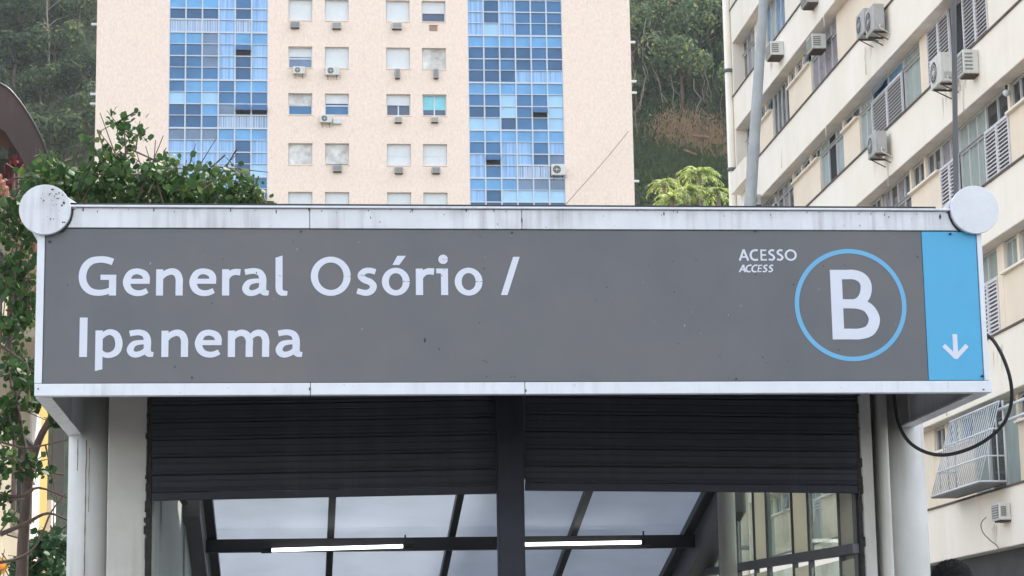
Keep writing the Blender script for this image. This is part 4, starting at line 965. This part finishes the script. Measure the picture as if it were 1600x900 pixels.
# dry grass bank: irregular patches found on the slope
def patch(name,m,cx,cy,rx,ry,n,s0,s1,seed,up):
    r=random.Random(seed); mb=MB(); hillhit_last=hillhit(cx,cy)
    for i in range(n):
        u,v=r.gauss(0,.55),r.gauss(0,.5)
        if noise.noise(Vector((u*2.2,v*3,seed)))<-.12: continue
        p=hillhit(cx+u*rx,cy+v*ry+8*u) if i%6==0 else hillhit_last+Vector((r.gauss(0,.5),0,0))
        if i%6==0: hillhit_last=p
        x=p.x; y=p.y+r.gauss(0,.35); q=Vector((x,y,hz(x,y)+r.uniform(0,.35))); s_=r.uniform(s0,s1)
        t=Vector((r.gauss(0,.45),r.gauss(-.2,.3),up)).normalized(); b_=Vector((1,r.gauss(0,.4),0)).normalized()
        mb.add([q,q+t*s_*.5+b_*.03,q+t*s_+Vector((r.gauss(0,.1),0,-.05)),q+t*s_*.5-b_*.03],[(0,1,2,3)])
    return mb.build(name,m,kind='stuff')
patch('dry_grass',DRY,1085,222,48,24,15000,.35,1.0,9,1.0)
patch('dry_scrub',DRY,1078,48,24,16,2600,.3,.8,12,.6)
patch('tall_green_grass',UND,1070,270,70,34,12000,.4,1.0,5,1.0)

# bare stems and hanging vines
VINE=mat('pale_dry_vine',(.22,.19,.15),.9,scale=8)
vi=MB(); r=random.Random(4)
for k in range(190):
    x=r.uniform(24,41); y=r.uniform(168,192); z=hz(x,y)+r.uniform(1.5,4.5); P=[Vector((x,y-1.5,z))]
    for j in range(5): P.append(P[-1]+Vector((r.gauss(0,.25),r.gauss(-.25,.2),-r.uniform(.4,1.1))))
    vi.tube(P,r.uniform(.018,.04),4,False)
vi.build('hanging_vines',VINE,kind='stuff')
for k,(px,py) in enumerate(((1066,40),(1040,150),(1088,150),(82,20),(145,200),(1120,60))):
    p=at(px,py,Y=176 if px>200 else 172); zg=hz(p.x,p.y)
    t=thing('bare_tree',('leafless pale tree high up between the two blocks, below the brown scrub','leafless pale tree midway up the slope right of the pink block','leafless pale tree just above the dry grass bank','leafless pale tree at the upper left of the wooded hillside','leafless pale tree in the wood close to the left edge of the pink block','leafless pale tree in the wood beside the top of the cream block')[k],'tree',(p.x,p.y-3,hz(p.x,p.y-3)),'bare trees on the hillside')
    h=max(3.0,p.z-t.location.z+2); mb=MB().tube(crv([(0,0,0),(.15,0,h*.4),(-.1,0,h*.75),(.2,0,h)]),.06,6,False); mb.build('trunk',VINE,t)
    br=MB()
    for j in range(6): a=r.uniform(0,6.28); z=h*r.uniform(.5,.95); br.tube([(0,0,z),(math.cos(a)*.8,math.sin(a)*.6,z+.7),(math.cos(a)*1.5,math.sin(a),z+1.0)],[.035,.022,.01],4,False)
    br.build('branch',VINE,t)
# palms, with bright sun put into the frond colour
PALM=foliage('sunlit_palm_green',(.12,.19,.045),(.40,.46,.16),trans=.4)
def palm(px,py,Y,label,s):
    p=at(px,py,Y=Y); zg=hz(p.x,Y); t=thing('palm_tree',label,'palm',(p.x,Y,zg),'palms at the foot of the hill'); h=p.z-zg
    MB().tube(crv([(0,0,0),(.1,0,h*.5),(0,0,h)]),[.14]*12+[.12],8).build('trunk',VINE,t) 
    fr=MB(); r=random.Random(int(px))
    for k in range(46):
        a=k*2.4+r.uniform(-.4,.4); el=r.uniform(.1,1.15); L=s*r.uniform(.45,1.1); P=[]
        for j in range(7):
            u=j/6; P.append(Vector((math.cos(a)*L*u*math.cos(el*(1-u*.3)),math.sin(a)*L*u*math.cos(el*(1-u*.3)),h+L*(math.sin(el)*u-.75*u*u))))
        fr.tube(P,.012,3,False)
        for j in range(1,15):
            u=j/15; i0=min(5,int(u*6)); q=P[i0].lerp(P[i0+1],u*6-i0); d=(P[i0+1]-P[i0]).normalized(); sd_=d.cross(Vector((0,0,1))).normalized()
            for sg in(-1,1):
                e=q+sd_*sg*L*.2*(1-u*.5)*r.uniform(.6,1.2)+d*L*.1-Vector((0,0,L*r.uniform(.0,.16))); fr.add([q,q+d*.10,e],[(0,1,2)])
    fr.build('fronds',PALM,t)
palm(1093,272,146,'bright sunlit palm, tallest of the group between the two blocks',1.9)
palm(1075,300,144,'bright yellow-green palm left of the tallest one',1.8)
palm(1122,300,145,'bright palm at the right of the group beside the cream block',1.7)
palm(1037,287,148,'thinner bright palm left of the group',1.5)
palm(1050,310,143,'low palm just above the sign beside the pink block',1.5)
for i,(px,py) in enumerate(((1016,191),(1104,210))):
    p=hillhit(px,py+4); t=thing('hill_lamp',('small white lamp on a thin post near the pink block','small white lamp in the dry grass bank')[i],'lamp',tuple(p))
    h=.5; MB().tube([(0,0,0),(0,0,h)],.05,8).build('post',VINE,t); MB().tube([(0,0,h-.02),(0,0,h+.16),(0,0,h+.3)],[.06,.12,.04],10).build('globe',WHT,t)
# rusty beam and low rail on the slope
for (a,b,lab) in (((1066,247),(1087,258),'rusty beam lying on the green slope'),((1080,226),(1106,229),'broken pale rail in the dry grass')):
    A=hillhit(*a)+Vector((0,-.6,.5)); B=hillhit(*b)+Vector((0,-.6,.5)); t=MB().obox((0,0,0),(B-A)/2,(0,.1,0),(0,0,.09)).build('old_beam',mat('rusty_beam',(.2,.12,.09),.9,scale=3)); t.location=(A+B)/2; t['label']=lab; t['category']='beam'

# ================================================================== person (only the curly hair shows over the lower edge)
HP=at(1487,877,Y=12.85); X0=HP.x; Y0=12.85; top=HP.z
SKIN=mat('brown_skin',(.22,.12,.08),.55,var=.05); CLO=mat('dark_blue_shirt',(.04,.06,.12),.85,bump=.1); TRO=mat('black_trousers',(.02,.02,.022),.9)
HAIR=mat('black_curly_hair',(.009,.008,.008),.6,var=.4,scale=30)
per=thing('person','person with short curly black hair walking past the right column','person',(X0,Y0,.146)); Hh=top-.146
s=Hh/1.86
def skinbody(name,verts,edges,rad,m,parent,root=0):
    me=bpy.data.meshes.new(name); me.from_pydata([tuple(Vector(v)*s) for v in verts],edges,[]); me.materials.append(m)
    o=bpy.data.objects.new(name,me); col.objects.link(o); o.parent=parent
    sk_=o.modifiers.new('skin','SKIN'); sk_.use_smooth_shade=True
    for i,v in enumerate(me.skin_vertices[0].data): v.radius=(rad[i][0]*s,rad[i][1]*s) if isinstance(rad[i],tuple) else (rad[i]*s,rad[i]*s); v.use_root=(i==root)
    sb=o.modifiers.new('sub','SUBSURF'); sb.levels=2; sb.render_levels=2
    return o
V=[(0,0,.95),(0,0,1.15),(0,0,1.38),(0,0,1.50),(0,-.01,1.62),(0,-.015,1.74),
   (.19,0,1.42),(.24,.02,1.13),(.22,-.06,.88),(.22,-.08,.80),(-.19,0,1.42),(-.24,-.02,1.13),(-.22,.06,.88),(-.22,.08,.80),
   (.09,0,.88),(.10,-.06,.50),(.10,.0,.08),(.11,-.14,.035),(-.09,0,.88),(-.10,.05,.50),(-.10,.16,.10),(-.11,.03,.035)]
Ed=[(0,1),(1,2),(2,3),(3,4),(4,5),(2,6),(6,7),(7,8),(8,9),(2,10),(10,11),(11,12),(12,13),(0,14),(14,15),(15,16),(16,17),(0,18),(18,19),(19,20),(20,21)]
Rd=[(.15,.11),(.14,.10),(.16,.11),.06,.075,.075,.06,.045,.032,.035,.06,.045,.032,.035,.09,.06,.042,.035,.09,.06,.042,.035]
skinbody('body',V,Ed,Rd,SKIN,per)
skinbody('shirt',[(0,0,.92),(0,0,1.15),(0,0,1.38),(0,0,1.46),(.19,0,1.42),(.235,.015,1.2),(-.19,0,1.42),(-.235,-.015,1.2)],[(0,1),(1,2),(2,3),(2,4),(4,5),(2,6),(6,7)],[(.175,.135),(.165,.125),(.185,.135),.085,.08,.065,.08,.065],CLO,per)
skinbody('trousers',[(0,0,.93),(.09,0,.86),(.10,-.06,.50),(.10,0,.11),(-.09,0,.86),(-.10,.05,.50),(-.10,.15,.13)],[(0,1),(1,2),(2,3),(0,4),(4,5),(5,6)],[(.165,.125),.105,.075,.058,.105,.075,.058],TRO,per)
hb=MB(); r=random.Random(8)
fd=MB()
for q,rr_ in (((0,-.098,1.70),.018),((.033,-.088,1.735),.012),((-.033,-.088,1.735),.012)): fd.tube([Vector((q[0],q[1]+.01,q[2]-rr_))*s,Vector(q)*s,Vector((q[0],q[1]+.01,q[2]+rr_))*s],[rr_*.4*s,rr_*.8*s,rr_*.4*s],8)
fd.build('face_features',SKIN,per)
hc=Vector((0,.012,1.752))
V=[];n1,n2=14,20
for i in range(n1+1):
    ph=math.pi*.62*i/n1
    for k in range(n2):
        a=k*math.tau/n2; rr_=.100*(1+.05*noise.noise(Vector((math.cos(a)*3,math.sin(a)*3,ph*3)))); V.append((hc+Vector((rr_*math.sin(ph)*math.cos(a)*.98,rr_*math.sin(ph)*math.sin(a)*1.1,rr_*math.cos(ph))))*s)
hb.add(V,[(i*n2+k,(i+1)*n2+k,(i+1)*n2+(k+1)%n2,i*n2+(k+1)%n2) for i in range(n1) for k in range(n2)],True)
for k in range(1500):
    a=r.uniform(0,6.28); ph=math.acos(r.uniform(-.1,1)); n=Vector((math.sin(ph)*math.cos(a)*.98,math.sin(ph)*math.sin(a)*1.1,math.cos(ph)))
    p=hc+n*r.uniform(.096,.109); u=n.cross(Vector((r.gauss(0,1),r.gauss(0,1),r.gauss(0,1)))).normalized(); v=n.cross(u); rc_=r.uniform(.005,.010)
    pts=[(p+n*(.003*j)+ (u*math.cos(j*1.3)+v*math.sin(j*1.3))*rc_)*s for j in range(6)]
    hb.tube(pts,.0016*s,3,False)
hb.build('hair',HAIR,per)

# ================================================================== air
hm=bpy.data.materials.new('pale_haze'); hm.use_nodes=True; n=hm.node_tree.nodes; n.remove(n['Principled BSDF'])
pv=n.new('ShaderNodeVolumePrincipled'); pv.inputs['Color'].default_value=(.86,.91,1,1); pv.inputs['Density'].default_value=.00022
hm.node_tree.links.new(pv.outputs[0],n['Material Output'].inputs['Volume'])
MB().box(-175,185,-40,235,-1,130).build('haze',hm,kind='stuff')
